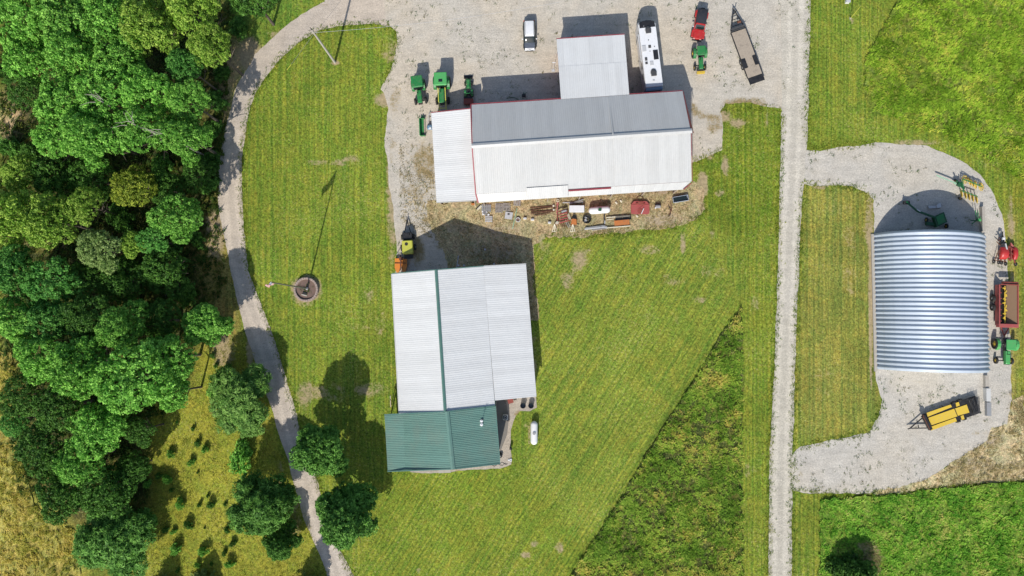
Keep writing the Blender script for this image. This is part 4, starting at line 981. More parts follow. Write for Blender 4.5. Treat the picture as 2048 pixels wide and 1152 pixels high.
# dead branches showing through the crowns
def dead(px, py, z, label, seed):
    rg = random.Random(seed); t = P(px, py, z); m = MB(); 
    for k in range(5):
        a = rg.uniform(-.8, .8) + 2.6; p = Vector((rg.uniform(-.6, .6), rg.uniform(-.4, .4), 0))
        for s in range(3):
            q = p + Vector((math.cos(a) * .7, math.sin(a) * .5, rg.uniform(.05, .3))); m.cyl(p, q, .04 - .009 * s, .03 - .009 * s, 5, False); p = q; a += rg.uniform(-.5, .5)
    m.cyl((0, 0, -z), (0, 0, 0), .16, .08, 6, False)
    o = m.build('dead_tree', paint('bleached_wood', (.42, .38, .32), .9)); o.location = t; tag(o, label, 'dead tree', 'bare dead limbs in the wood')
dead(262, 245, 15.6, 'bleached dead branches poking out of the bright upper crowns', 1); dead(316, 262, 14.9, 'bare pale twigs on the driveway side of the bright crowns', 2); dead(198, 200, 15.7, 'single pale dead limb in the middle of the upper wood', 3)

# ---------------------------------------------- weeds and grass fringes (nobody could count them)
def fringe(name, lines, dens, mat, label, seed, ln=(.12, .3), width=.35, wd=.06, per=4):
    rg = np.random.default_rng(seed); X, Y = [], []
    for poly in lines:
        pts = [P(a, b) for a, b in poly]
        for a, b in zip(pts, pts[1:]):
            d = (b - a).xy; n = max(1, int(d.length * dens)); t = rg.random(n); nn = Vector((-d.y, d.x)).normalized(); o = rg.normal(0, width, n)
            X.append(a.x + d.x * t + nn.x * o); Y.append(a.y + d.y * t + nn.y * o)
    x = np.concatenate(X); y = np.concatenate(Y); n = len(x)
    V, tt = blades(x, y, np.full(n, .02), rg.uniform(*ln, n), np.full(n, wd), np.full(n, .7), rg.uniform(0, 6.28, n), rg, np.clip(fbm(x, y, .4, seed) * 1.6 - .3, 0, 1), per, .12)
    o = bpy.data.objects.new(name, quads_mesh(name, V, tt, mat)); C.objects.link(o); tag(o, label, kind='stuff')
MG = hay_mat('verge_grass', (.10, .19, .016), (.22, .30, .025), (.40, .38, .07))
inner = drive[drive.index((740, 1240)):-2]; outer = drive[1:26]
fringe('verge_grass', [inner, [(770, 50), (790, 62), (793, 90), (784, 130), (770, 165)], lane[2:5], lane[5:10], lane[12:-1], [(1614, 298), (1680, 292), (1750, 285)], [(1604, 367), (1640, 371), (1705, 373), (1735, 387), (1748, 400)], [(1600, 894), (1640, 886), (1700, 874), (1737, 865), (1757, 832), (1764, 800)],
     [(1385, 320), (1400, 318), (1445, 300)], [(1440, 220), (1500, 218), (1562, 218)], [(1090, 470), (1180, 472), (1262, 466), (1340, 455), (1385, 445), (1412, 420)], [(1583, 978), (1680, 988), (1740, 987), (1800, 988), (1880, 976), (2040, 964)]],
     14, MG, 'ragged grass along the edges of drive, lane and yard', 51)
MW = hay_mat('dry_weeds', (.20, .19, .06), (.46, .37, .17), (.70, .58, .34))
def scatter(name, polys, dens, mat, label, seed, ln, wd=.05, per=5, clump=.55):
    rg = np.random.default_rng(seed); X = []; Y = []
    for poly in polys:
        w = [P(a, b) for a, b in poly]; x0, x1, y0, y1 = min(p.x for p in w), max(p.x for p in w), min(p.y for p in w), max(p.y for p in w)
        n = int((x1 - x0) * (y1 - y0) * dens); x = rg.uniform(x0, x1, n); y = rg.uniform(y0, y1, n)
        k = inpoly(x, y, [(p.x, p.y) for p in w]) & (fbm(x, y, .45, seed) > clump - .15 * rg.random(n)); X.append(x[k]); Y.append(y[k])
    x = np.concatenate(X); y = np.concatenate(Y); n = len(x)
    V, tt = blades(x, y, np.full(n, .03), rg.uniform(*ln, n), np.full(n, wd), np.full(n, .8), fbm(x, y, .3, seed + 1) * 12, rg, rg.random(n), per, .15)
    o = bpy.data.objects.new(name, quads_mesh(name, V, tt, mat)); C.objects.link(o); tag(o, label, kind='stuff')
scatter('dry_weeds', [dry2, [(2018, 780), (2046, 780), (2048, 850), (2022, 850)]], 9, MW, 'dead straw coloured weeds on the bank by the gravel pad', 61, (.25, .55), clump=.40)
scatter('dry_weeds', [[(1712, 1082), (1738, 1082), (1758, 1112), (1754, 1146), (1738, 1136)]], 26, MW, 'patch of dead orange weeds beside the dark bush in the clover', 64, (.8, 1.1), clump=.1)
scatter('dry_weeds', [dry, [(800, 290), (868, 290), (868, 480), (800, 440)]], 9, MW, 'dead weeds behind and beside the white roofed barn', 63, (.12, .35), clump=.46)
MGW = hay_mat('gravel_weeds', (.035, .09, .012), (.08, .16, .02), (.20, .16, .06))
scatter('gravel_weeds', [yard, pad, [(870, 440), (1065, 480), (1065, 540), (880, 540)]], 1.4, MGW, 'small green weeds growing up through the gravel', 65, (.12, .3), clump=.60)
scatter('slope_weeds', [zones[5][0]], 6, hay_mat('slope_grass', (.16, .22, .02), (.34, .36, .05), (.60, .52, .16)), 'low weeds and dry tufts over the yellow slope', 67, (.10, .25), clump=.46, wd=.06)
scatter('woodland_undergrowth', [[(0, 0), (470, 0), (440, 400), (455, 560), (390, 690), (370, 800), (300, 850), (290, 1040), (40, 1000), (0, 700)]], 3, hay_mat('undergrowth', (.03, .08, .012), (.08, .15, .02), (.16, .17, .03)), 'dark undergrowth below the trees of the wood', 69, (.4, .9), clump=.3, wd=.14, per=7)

# ------------------------------------------------------------------ vehicles and farm machines
def wheel(parent, x, y, R, w, rim, name='wheel', hub=.55, z=None, lugs=True):
    z = R if z is None else z
    m = MB(); n = 20; h = w / 2; r_in = R * hub
    prof = [(r_in, -h * .8), (R * .9, -h), (R, -h * .7), (R, h * .7), (R * .9, h), (r_in, h * .8), (r_in * .98, 0)]
    vs = []; k = len(prof)
    for i in range(n):
        t = 2 * math.pi * i / n
        rr = 1.03 if (lugs and i % 2) else 1.0
        for (r, xx) in prof: vs.append((x + xx, y + r * (rr if r > R * .95 else 1) * math.cos(t), z + r * (rr if r > R * .95 else 1) * math.sin(t)))
    m.add(vs, [(i * k + j, i * k + (j + 1) % k, ((i + 1) % n) * k + (j + 1) % k, ((i + 1) % n) * k + j) for i in range(n) for j in range(k)], False)
    o = m.build(name, M['rubber'], parent)
    m = MB(); m.cyl((x - h * .45, y, z), (x + h * .45, y, z), r_in, n=16); m.cyl((x - h * .9, y, z), (x + h * .9, y, z), r_in * .38, n=10); m.build('rim', M[rim], o)
    return o

def tractor(root, s=1.0, top='cab', body='green', roof='green', rim='yellow', loader=0, narrow=0, hatch=False, weights=False, rw=.85, fw=.80, hood_l=2.35, rops=False):
    B = M[body]; R_ = M[roof]
    def mk(f, name, mat, par=root): m = MB(); f(m); return m.build(name, mat, par)
    mk(lambda m: (m.box(0, .9 * s, .82 * s, .42 * s, 3.2 * s, .5 * s), m.cyl((-rw * s, 0, .8 * s), (rw * s, 0, .8 * s), .14 * s), m.cyl((-fw * s, hood_l * s, .48 * s), (fw * s, hood_l * s, .48 * s), .09 * s), m.box(0, -.75 * s, .75 * s, .5 * s, .4 * s, .4 * s)), 'chassis', M['dark_grey'])
    mk(lambda m: (m.box(0, 1.95 * s, 1.32 * s, .68 * s, 2.0 * s, .62 * s, ch=.09 * s, tx=.9)), 'hood', B)
    mk(lambda m: (m.box(0, 2.99 * s, 1.22 * s, .62 * s, .12 * s, .6 * s, ch=.03 * s)), 'grille', M['green_dark'] if body != 'green' else M['black'])
    for sx in (-1, 1):
        wheel(root, sx * rw * s, 0, .80 * s, .44 * s, rim); wheel(root, sx * fw * s, hood_l * s, .50 * s, .30 * s, rim)
        def fen(m, sx=sx):
            for k in range(5):
                a0 = .15 + k * .5; a1 = a0 + .5
                m.beam((sx * (rw - .08) * s, .92 * s * math.cos(a0), .8 * s + .92 * s * math.sin(a0)), (sx * (rw - .08) * s, .92 * s * math.cos(a1), .8 * s + .92 * s * math.sin(a1)), .46 * s, .04)
        mk(fen, 'fender', B)
    mk(lambda m: (m.cyl((.20 * s, 1.5 * s, 1.6 * s), (.20 * s, 1.5 * s, 2.35 * s), .05 * s, n=8)), 'exhaust', M['black'])
    if top == 'cab':
        mk(lambda m: m.box(0, 0, 1.85 * s, 1.35 * s, 1.6 * s, 1.4 * s, ty=.94, tx=.96), 'cab', M['glass'])
        def pil(m):
            for sx in (-1, 1):
                for y in (-.8, .8): m.beam((sx * .68 * s, y * s, 1.1 * s), (sx * .66 * s, y * .95 * s, 2.6 * s), .07, .07)
        mk(pil, 'cab_frame', M['black'])
        r = mk(lambda m: m.box(0, 0, 2.68 * s, 1.72 * s, 1.78 * s, .24 * s, ch=.10 * s), 'cab_roof', R_)
        if hatch: mk(lambda m: m.box(0, .28 * s, 2.815 * s, .52 * s, .38 * s, .03), 'roof_hatch', M['glass'], r)
        else:
            for k in range(5): mk(lambda m, k=k: m.box((-.5 + .25 * k) * s, 0, 2.81 * s, .07 * s, 1.4 * s, .05), 'roof_rib', R_, r)
    else:
        mk(lambda m: (m.box(0, -.15 * s, 1.15 * s, .5 * s, .5 * s, .14, ch=.03), m.box(0, -.42 * s, 1.4 * s, .48 * s, .12, .45)), 'seat', M['black'])
        mk(lambda m: (m.torus((0, .5 * s, 1.55 * s), (0, -.4, 1), .2 * s, .02), m.cyl((0, .5 * s, 1.55 * s), (0, .75 * s, 1.1 * s), .03)), 'steering_wheel', M['black'])
        def post(m):
            for sx in (-1, 1):
                m.beam((sx * .55 * s, -.45 * s, .95 * s), (sx * .55 * s, -.45 * s, 2.2 * s), .07, .07)
                if top == 'canopy': m.beam((sx * .55 * s, .55 * s, 1.0 * s), (sx * .55 * s, .55 * s, 2.2 * s), .06, .06)
            m.beam((-.55 * s, -.45 * s, 2.2 * s), (.55 * s, -.45 * s, 2.2 * s), .07, .07)
        mk(post, 'roll_bar', M['black'] if not rops else M['green'])
        if top == 'canopy': mk(lambda m: (m.box(0, .05 * s, 2.28 * s, 1.42 * s, 1.55 * s, .14, ch=.05), m.box(0, .78 * s, 2.24 * s, 1.2 * s, .14, .1)), 'canopy', R_)
    if weights: mk(lambda m: [m.box((-.55 + .11 * k * 1.0) * 1.0, 3.35 * s, .85 * s, .10, .34, .42) for k in range(11)], 'front_weights', M['yellow'])
    if loader:
        for sx in (-1, 1):
            mk(lambda m: (m.beam((sx * .48 * s, .9 * s, 1.6 * s), (sx * .48 * s, 2.9 * s, 1.25 * s), .10 * s, .16 * s), m.beam((sx * .48 * s, 2.9 * s, 1.25 * s), (sx * .46 * s, (2.9 + loader) * s, .55 * s), .10 * s, .16 * s), m.beam((sx * .48 * s, .9 * s, .9 * s), (sx * .48 * s, .9 * s, 1.6 * s), .12 * s, .12 * s)), 'loader_arm', M['pale_yellow'] if hatch else B)
        y0 = (2.9 + loader) * s
        mk(lambda m: m.beam((-.48 * s, (2.9 + loader * .45) * s, .95 * s), (.48 * s, (2.9 + loader * .45) * s, .95 * s), .10, .10), 'cross_tube', M['pale_yellow'] if hatch else B)
        bucket(root, 0, y0 + .3 * s, .5 * s, 1.45 * s if s > .8 else 1.9 * s, .75 * s, .6 * s, 'black')

def bucket(root, x, y, z, w, d, h, mat):
    m = MB(); t = .04
    m.box(x, y - d / 2, z, w, t, h); m.box(x, y, z - h / 2, w, d, t); m.beam((x - w / 2, y - d / 2, z + h / 2), (x + w / 2, y - d / 2, z + h / 2), .08, .08)
    for sx in (-1, 1): m.prism([(x + sx * w / 2 - t, y - d / 2), (x + sx * w / 2, y - d / 2), (x + sx * w / 2, y + d / 2), (x + sx * w / 2 - t, y + d / 2)], z - h / 2, z + h * .2)
    return m.build('bucket', M[mat], root)

a = at('tractor', 'green cab tractor with ribbed roof, leftmost beside the big barn', 'tractor', 833.5, 162.5, 2.75, (5, 38), 'green farm tractors'); tractor(a, 1.02, rim='dark_grey', roof='green')
a = at('tractor', 'large green cab tractor with a dark roof hatch and front loader', 'tractor', 881, 158, 2.9, (2, 60), 'green farm tractors'); tractor(a, 1.14, hatch=True, roof='green_light', rim='dark_grey', loader=1.3, rw=.95, fw=.80)
a = at('tractor', 'small green loader tractor facing away from the barn', 'tractor', 937.5, 186, .7, (-1.5, -40), 'green farm tractors'); tractor(a, .68, top='open', loader=.75, rim='yellow', rops=True)
a = at('tractor', 'green canopy tractor with yellow nose weights behind the red car', 'tractor', 1403.5, 99, 2.3, (4, 60), 'green farm tractors'); tractor(a, .92, top='canopy', weights=True, rw=1.0, fw=.86)
a = at('tractor', 'light green canopy tractor parked beside the arched shed', 'tractor', 2024.5, 689, 2.5, (-.5, 60), 'green farm tractors'); tractor(a, 1.0, top='canopy', body='green_light', roof='green_light', rw=1.45, fw=1.15, hood_l=2.5)

def carbody(root, L, Wd, Hh, lower, roofm, hoodm, soft=False):
    w = Wd / 2
    def mk(f, name, mat, par=root): m = MB(); f(m); return m.build(name, mat, par)
    f = L / 2
    mk(lambda m: m.loft([(-f, w * .80, .45, .80), (-f + .15, w * .95, .32, .95), (-f + .6, w, .28, 1.02), (0, w, .26, 1.02), (f - 1.35, w, .28, 1.04), (f - .5, w * .97, .30, .92), (f - .12, w * .86, .34, .76), (f, w * .66, .42, .62)], 20, 4), 'body', lower)
    mk(lambda m: m.loft([(-f + .12, w * .76, .95, 1.15), (-f + .5, w * .86, .95, Hh - .14), (-f + 1.2, w * .88, .95, Hh - .05), (f - 2.1, w * .88, .95, Hh - .05), (f - 1.75, w * .87, .95, Hh - .16), (f - 1.18, w * .84, .92, 1.06)], 20, 4.5), 'windows', M['glass'])
    r = mk(lambda m: m.loft([(-f + .38, w * .66, Hh - .16, Hh - .06), (-f + .6, w * .74, Hh - .10, Hh), (0, w * .76, Hh - .08, Hh + .02), (f - 2.2, w * .75, Hh - .08, Hh), (f - 1.95, w * .72, Hh - .14, Hh - .06)], 20, 5), 'roof', roofm)
    mk(lambda m: m.slab([(-w * .80, f - 1.35, 1.045), (w * .80, f - 1.35, 1.045), (w * .84, f - .75, 1.0), (w * .70, f - .28, .89), (0, f - .16, .87), (-w * .70, f - .28, .89), (-w * .84, f - .75, 1.0)], .03), 'hood', hoodm)
    for sx in (-1, 1):
        mk(lambda m: m.box(sx * (w + .11), f - 1.75, 1.08, .22, .14, .17, ch=.03), 'mirror', roofm if not soft else M['grey'])
        mk(lambda m: m.box(sx * w * .66, f - .14, .72, .34, .16, .14, ch=.03), 'headlight', M['white'])
        mk(lambda m: m.box(sx * w * .80, -f + .06, .86, .22, .1, .16), 'tail_light', M['red'])
        for y in (-f + .95, f - .95): wheel(root, sx * (w - .08), y, .36, .24, 'grey', lugs=False)
    return r, mk
suv = at('parked_car', 'dark suv with white roof and mirrors on the open gravel', 'car', 1059, 67, 1.7, (1.6, 60))
r, mk = carbody(suv, 4.75, 1.95, 1.72, M['car_dark'], M['white'], M['silver'])
for sx in (-1, 1): mk(lambda m: m.beam((sx * .62, -1.7, 1.77), (sx * .62, .25, 1.77), .045, .05), 'roof_rail', M['grey'], r)
mk(lambda m: m.slab([(-.74, 2.02, .93), (.74, 2.02, .93), (.6, 2.26, .80), (0, 2.34, .79), (-.6, 2.26, .80)], .04), 'hood_edge', M['white'])

jeep = at('parked_car', 'bright red off road car with black soft top at the yard\'s top edge', 'car', 1401, 46, 1.3, (-9.5, 50))
def mkp(root):
    def mk(f, name, mat, par=root): m = MB(); f(m); return m.build(name, mat, par)
    return mk
mk = mkp(jeep)
mk(lambda m: (m.box(0, -.4, .78, 1.66, 3.5, .62, ch=.06), m.box(0, 1.75, .80, 1.36, 1.3, .56, ch=.08, tx=.94)), 'body', M['red'])
mk(lambda m: (m.box(0, 1.72, 1.12, 1.34, 1.5, .12, ch=.05, tx=.95)), 'hood', M['red'])
for sx in (-1, 1):
    mk(lambda m: (m.box(sx * .86, 1.72, .96, .36, 1.05, .10, ch=.04), m.box(sx * .86, 1.2, .84, .34, .1, .3), m.box(sx * .86, -1.5, .96, .34, 1.0, .10, ch=.04)), 'fender', M['red'])
    wheel(jeep, sx * .86, 1.72, .42, .28, 'grey'); wheel(jeep, sx * .86, -1.5, .42, .28, 'grey')
    mk(lambda m: m.box(sx * 1.02, .72, 1.32, .26, .14, .2, ch=.03), 'mirror', M['light_grey']); mk(lambda m: m.cyl((sx * .48, 2.38, .9), (sx * .48, 2.46, .9), .11), 'headlight', M['white'])
mk(lambda m: (m.loft([(-2.12, .74, 1.05, 1.68), (-1.95, .78, 1.05, 1.82), (-.6, .80, 1.05, 1.86), (.30, .76, 1.05, 1.84)], 20, 5)), 'soft_top', M['canvas'])
mk(lambda m: (m.beam((-.70, .42, 1.84), (.70, .42, 1.84), .22, .06), m.beam((-.70, .42, 1.82), (-.74, .98, 1.18), .07, .07), m.beam((.70, .42, 1.82), (.74, .98, 1.18), .07, .07)), 'windshield_frame', M['red'])
mk(lambda m: m.slab([(-.66, .48, 1.78), (.66, .48, 1.78), (.70, .95, 1.2), (-.70, .95, 1.2)], .02), 'windshield', M['glass'])
mk(lambda m: (m.box(0, 2.55, .62, 1.5, .16, .2, ch=.03)), 'bumper', M['black']); mk(lambda m: (m.box(0, -2.25, .60, 1.5, .14, .2, ch=.03), m.cyl((0, -2.18, 1.0), (0, -2.42, 1.0), .38, n=16)), 'spare_wheel', M['rubber'])

# motorhome
rv = at('motorhome', 'white class A motorhome parked between the annex and the red car', 'motorhome', 1301.2, 108, 3.55, (-15.2, -125))
mk = mkp(rv)
Lr, Wr = 9.35, 2.62
mk(lambda m: m.box(0, -.1, 1.95, Wr, Lr + .5, 3.1, ch=.10), 'body', M['white'])
mk(lambda m: (m.loft([(Lr / 2 + .05, 1.30, .45, 3.52), (Lr / 2 + .45, 1.28, .45, 3.40), (Lr / 2 + .80, 1.16, .5, 2.4), (Lr / 2 + .95, 1.0, .5, 1.3)], 20, 5)), 'nose', M['white'])
mk(lambda m: (m.slab([(-1.16, Lr / 2 + .30, 3.50), (-.6, Lr / 2 + .52, 3.49), (0, Lr / 2 + .60, 3.48), (.6, Lr / 2 + .52, 3.49), (1.16, Lr / 2 + .30, 3.50), (1.18, Lr / 2 - .55, 3.6), (-1.18, Lr / 2 - .55, 3.6)], .05)), 'front_cap', M['black'])
mk(lambda m: (m.slab([(-1.1, Lr / 2 + .56, 3.1), (0, Lr / 2 + .74, 3.1), (1.1, Lr / 2 + .56, 3.1), (1.0, Lr / 2 + .98, 1.6), (0, Lr / 2 + 1.08, 1.6), (-1.0, Lr / 2 + .98, 1.6)], .03)), 'windshield', M['glass'])
rr = mk(lambda m: m.box(0, -.28, 3.545, Wr - .06, Lr - .55, .09, ch=.03), 'roof', M['white'])
mk(lambda m: (m.box(0, -Lr / 2 - .55, 2.0, Wr - .05, .6, 2.6, ch=.12, ty=.5)), 'rear_cap', M['blue'])
mk(lambda m: (m.box(0, -Lr / 2 - .86, 2.6, 1.7, .05, .7)), 'rear_window', M['glass']); mk(lambda m: m.box(0, -Lr / 2 - .95, .6, Wr - .1, .25, .3, ch=.04), 'bumper', M['black'])
for (px, py, w, l, nm) in ((1296.3, 60, .82, .95, 'roof_ac'), (1307.3, 145.5, .82, .95, 'roof_ac')):
    q = LP(rv, px, py, 3.7)
    f = mk(lambda m: m.loft([(q.y - l / 2, w / 2, 3.58, 3.86), (q.y + l * .1, w / 2, 3.58, 3.90), (q.y + l * .42, w * .42, 3.58, 3.84), (q.y + l * .62, w * .2, 3.58, 3.72)], 14, 3.5), nm, M['dark_grey'], rr); f.location.x = q.x
    g_ = mk(lambda m: (m.torus((q.x, q.y + .05, 3.62), (0, 0, 1), .46, .06)), 'shroud_rim', M['light_grey'], rr)
for (px, py, w, l, nm, mt) in ((1299.4, 93, .40, .42, 'roof_vent', 'dark_grey'), (1311.7, 109.3, .72, 1.45, 'solar_panel', 'black'), (1293, 126, .36, .36, 'roof_vent', 'dark_grey'), (1292.3, 118, .36, .5, 'roof_vent', 'dark_grey'), (1288.3, 97, .55, .95, 'skylight', 'light_grey'), (1303.5, 126.5, .50, .66, 'skylight', 'light_grey'), (1307.5, 161, .3, .26, 'skylight', 'light_grey'), (1287.5, 52, .12, .12, 'roof_vent', 'grey'), (1297, 80, .13, .13, 'roof_vent', 'dark_grey'), (1309, 93, .11, .14, 'roof_vent', 'dark_grey'), (1300, 102.5, .11, .11, 'roof_vent', 'dark_grey')):
    q = LP(rv, px, py, 3.66); mk(lambda m: m.box(q.x, q.y, 3.62, w, l, .12, ch=.02), nm, M[mt], rr)
for sx in (-1, 1):
    for y in (-2.6, 3.4): wheel(rv, sx * (Wr / 2 - .18), y, .48, .3, 'grey')
for y0 in (-3.0, -1.4, .6, 2.2): mk(lambda m: m.box(-Wr / 2 - .012, y0, 2.45, .03, .85, .6, ch=.01), 'side_window', M['glass'])
mk(lambda m: (m.box(-Wr / 2 - .16, 1.2, 3.3, .22, 4.2, .16, ch=.04)), 'awning', M['light_grey']); mk(lambda m: (m.tube([(-Wr / 2 - .2, 3.2, 3.2), (-Wr / 2 - .26, 2.5, 1.2)], .03), m.tube([(-Wr / 2 - .2, -.8, 3.2), (-Wr / 2 - .26, -.1, 1.2)], .03)), 'awning_arm', M['dark_grey'])

# flat deck trailer
tr = at('flatbed_trailer', 'long black flatbed trailer with a bare wooden deck', 'trailer', 1493.5, 106.5, .9, (-33, -89))
mk = mkp(tr)
Lt, Wt = 7.5, 2.40
def quadpx(root, pts, z): return [tuple(LP(root, x, y, z)) for x, y in pts]
mk(lambda m: ([m.box(sx * Wt / 2, 0, .78, .10, Lt, .20) for sx in (-1, 1)], m.box(0, Lt / 2 + .05, .78, Wt + .1, .12, .2), [m.box(0, -3 + k * 1.2, .70, Wt, .08, .1) for k in range(6)]), 'frame', M['black'])
npl = 10; pw = (Wt - .14) / npl
for i in range(npl):
    x = -Wt / 2 + .07 + pw * (i + .5); cut = i < 2 or i > npl - 3
    segs = [(-Lt / 2 + .0, -Lt / 2 + 1.55), (-Lt / 2 + 3.1, Lt / 2)] if cut else [(-Lt / 2, Lt / 2)]
    for y0, y1 in segs: mk(lambda m: m.box(x, (y0 + y1) / 2, .885 + .004 * (i % 3), pw * .955, y1 - y0, .045), 'plank', M['wood'])
for sx in (-1, 1):
    mk(lambda m: m.box(sx * (Wt / 2 - .28), -Lt / 2 + 2.33, .96, .66, 1.52, .10, ch=.02), 'fender', M['black'])
    for y in (-Lt / 2 + 1.95, -Lt / 2 + 2.75): wheel(tr, sx * (Wt / 2 - .02), y, .40, .26, 'grey')
mk(lambda m: (m.box(0, -Lt / 2 - .55, .86, Wt + .02, 1.05, .07)), 'ramp', M['black'])
q = LP(tr, 1467.5, 21, 1.0)
mk(lambda m: (m.beam((-Wt / 2, Lt / 2, .8), (q.x - .08, q.y, .95), .13, .18), m.beam((Wt / 2, Lt / 2, .8), (q.x + .08, q.y, .95), .13, .18), m.beam((-.78, Lt / 2 + .95, .8), (.86, Lt / 2 + .95, .8), .1, .1), m.beam((-.45, Lt / 2 + 1.9, .85), (.60, Lt / 2 + 1.9, .85), .1, .1), m.cyl((q.x, q.y - .1, .95), (q.x, q.y + .35, 1.0), .09), m.beam((q.x + .15, q.y - .3, .1), (q.x + .15, q.y - .3, 1.75), .10, .10)), 'tongue', M['black'])
mk(lambda m: (m.box(0, Lt / 2 + .42, 1.0, Wt * .86, .42, .42, ch=.04), m.box(0, Lt / 2 + .14, 1.25, Wt + .05, .06, .12)), 'toolbox', M['dark_grey'])
mk(lambda m: (m.cyl((q.x - .1, Lt / 2 + 1.3, 1.0), (q.x + .4, Lt / 2 + 1.25, 1.0), .22), ), 'winch', M['rust'])

# equipment trailer with yellow deck boards
tr = at('equipment_trailer', 'black equipment trailer with wide yellow deck boards', 'trailer', 1903.5, 826, .8, (-104, 36))
mk = mkp(tr)
def slabpx(pts, z, t, name, mat, root=None):
    rt = root or tr; return mk(lambda m: m.slab(quadpx(rt, pts, z), t), name, mat)
A4 = [(1845, 829), (1950, 791.5), (1962, 825.5), (1860.5, 861)]
slabpx(A4, .70, .14, 'frame', M['black'])
for pts in ([(1853.5, 825.8), (1901.3, 809.2), (1904, 814), (1855.6, 833.5)], [(1857, 835.6), (1908.3, 817.5), (1914.6, 832.8), (1861.8, 850.8)], [(1863.2, 852.9), (1911.1, 835.6), (1913.9, 842.5), (1862.5, 861.2)],
            [(1910.4, 816.8), (1933.5, 809.2), (1938.9, 825.1), (1916, 831.4)], [(1911.5, 806), (1917.5, 804), (1919.5, 811), (1913, 813.5)], [(1921.5, 832), (1926.8, 830.2), (1929.2, 838), (1924, 840)]):
    slabpx(pts, .80, .08, 'deck_board', M['yellow'])
for k in range(10):
    t = k / 9; a_ = Vector((1941 + t * 9, 800 - 0, 0)); slabpx([(1937.5 + 2.2 * k, 799.5 - .75 * k), (1938.6 + 2.2 * k, 799.1 - .75 * k), (1949.6 + 1.25 * k * 1.0, 829.8 - .45 * k), (1948.6 + 1.25 * k, 830.2 - .45 * k)], .92, .05, 'ramp_bar', M['dark_grey'])
q0 = LP(tr, 1820, 856.5, .6); qa = LP(tr, 1850, 843, .65); qb = LP(tr, 1857, 857, .65)
mk(lambda m: (m.beam(q0, LP(tr, 1847, 834, .65), .14, .16), m.beam(q0, LP(tr, 1857, 856, .65), .14, .16), m.beam(LP(tr, 1836, 850, .65), LP(tr, 1838, 857, .65), .1, .1), m.cyl(q0, q0 + Vector((0, .35, 0)), .08)), 'tongue', M['black'])
mk(lambda m: (m.beam(LP(tr, 1846, 831, 1.0), LP(tr, 1861, 859, 1.0), .5, .5)), 'toolbox', M['black']); mk(lambda m: (m.beam(LP(tr, 1845, 829, 1.3), LP(tr, 1860, 860, 1.3), .08, .1), m.cyl(LP(tr, 1846, 835, .7), LP(tr, 1846, 835, 1.7), .07)), 'headboard', M['rust'])
for s_ in (((1907, 805), (1919, 800.5)), ((1916, 842.5), (1928, 838))):
    for e_ in s_:
        q = LP(tr, e_[0], e_[1], .4); wheel(tr, q.x, q.y, .38, .24, 'dark_grey')
mk(lambda m: [m.beam(LP(tr, 1940 + 3.0 * k, 797 - 1.1 * k, 1.25), LP(tr, 1948 + 2.1 * k, 832 - 1.2 * k, 1.25), .05, .06) for k in range(5)], 'ramp_rail', M['black'])

# red manure spreader behind the tractor
sp = at('manure_spreader', 'red box wagon spreader with brown inside beside the arched shed', 'spreader', 2017.5, 610, 1.6, (0, 60))
mk = mkp(sp); hw, hl = 1.38, 3.05
for sx in (-1, 1):
    mk(lambda m: (m.beam((sx * hw, -hl, 1.55), (sx * hw, hl, 1.55), .16, .16), m.beam((sx * hw * .98, -hl, .95), (sx * hw * .98, hl, .95), .08, .9)), 'side_rail', M['red_faded'])
    mk(lambda m: m.slab([(sx * hw, -hl, 1.5), (sx * hw, hl, 1.5), (sx * .25, hl, .6), (sx * .25, -hl, .6)], .05), 'side_plate', M['black' if sx > 0 else 'brown'])
mk(lambda m: m.box(0, 0, .55, .7, 2 * hl, .1), 'floor', M['black'])
mk(lambda m: (m.box(0, hl + .05, 1.25, 2 * hw + .2, .55, .75, ch=.04)), 'front_plate', M['red_faded'])
mk(lambda m: (m.box(-.35, -hl - .25, 1.35, 2 * hw - .5, .45, .5, ch=.04), m.beam((-hw, -hl, 1.75), (hw, -hl, 1.75), .14, .14)), 'rear_beater', M['red_brown'])
mk(lambda m: (m.cyl((.22, -hl + .2, 1.0), (.22, hl - .3, 1.0), .10), [m.box(.22 + .16 * math.cos(k * 1.6), -hl + .5 + k * .55, 1.05 + .12 * math.sin(k * 1.6), .42, .16, .2, rz=k * .9) for k in range(9)]), 'auger', M['yellow'])
for k in range(7): mk(lambda m: m.box(hw - .16, -hl + .4 + k * .85, 1.66, .16, .1, .1), 'rail_bracket', M['red_faded'])
mk(lambda m: (m.beam((-.75, hl, .7), (0, hl + 1.6, .55), .14, .14), m.beam((.75, hl, .7), (0, hl + 1.6, .55), .14, .14), m.beam((0, hl + 1.3, .55), (0, hl + 2.1, .5), .12, .12)), 'tongue', M['red_brown'])
for y in (-.98, .40):
    wheel(sp, 1.72, y, .52, .40, 'light_grey', hub=.42); wheel(sp, -1.72, y, .52, .40, 'light_grey', hub=.42)
mk(lambda m: (m.beam((1.3, -.98, .52), (1.8, -.98, .52), .12, .12), m.beam((1.3, .4, .52), (1.8, .4, .52), .12, .12), m.beam((-1.8, -.98, .52), (-1.3, -.98, .52), .12, .12), m.beam((-1.8, .4, .52), (-1.3, .4, .52), .12, .12)), 'axle', M['black'])

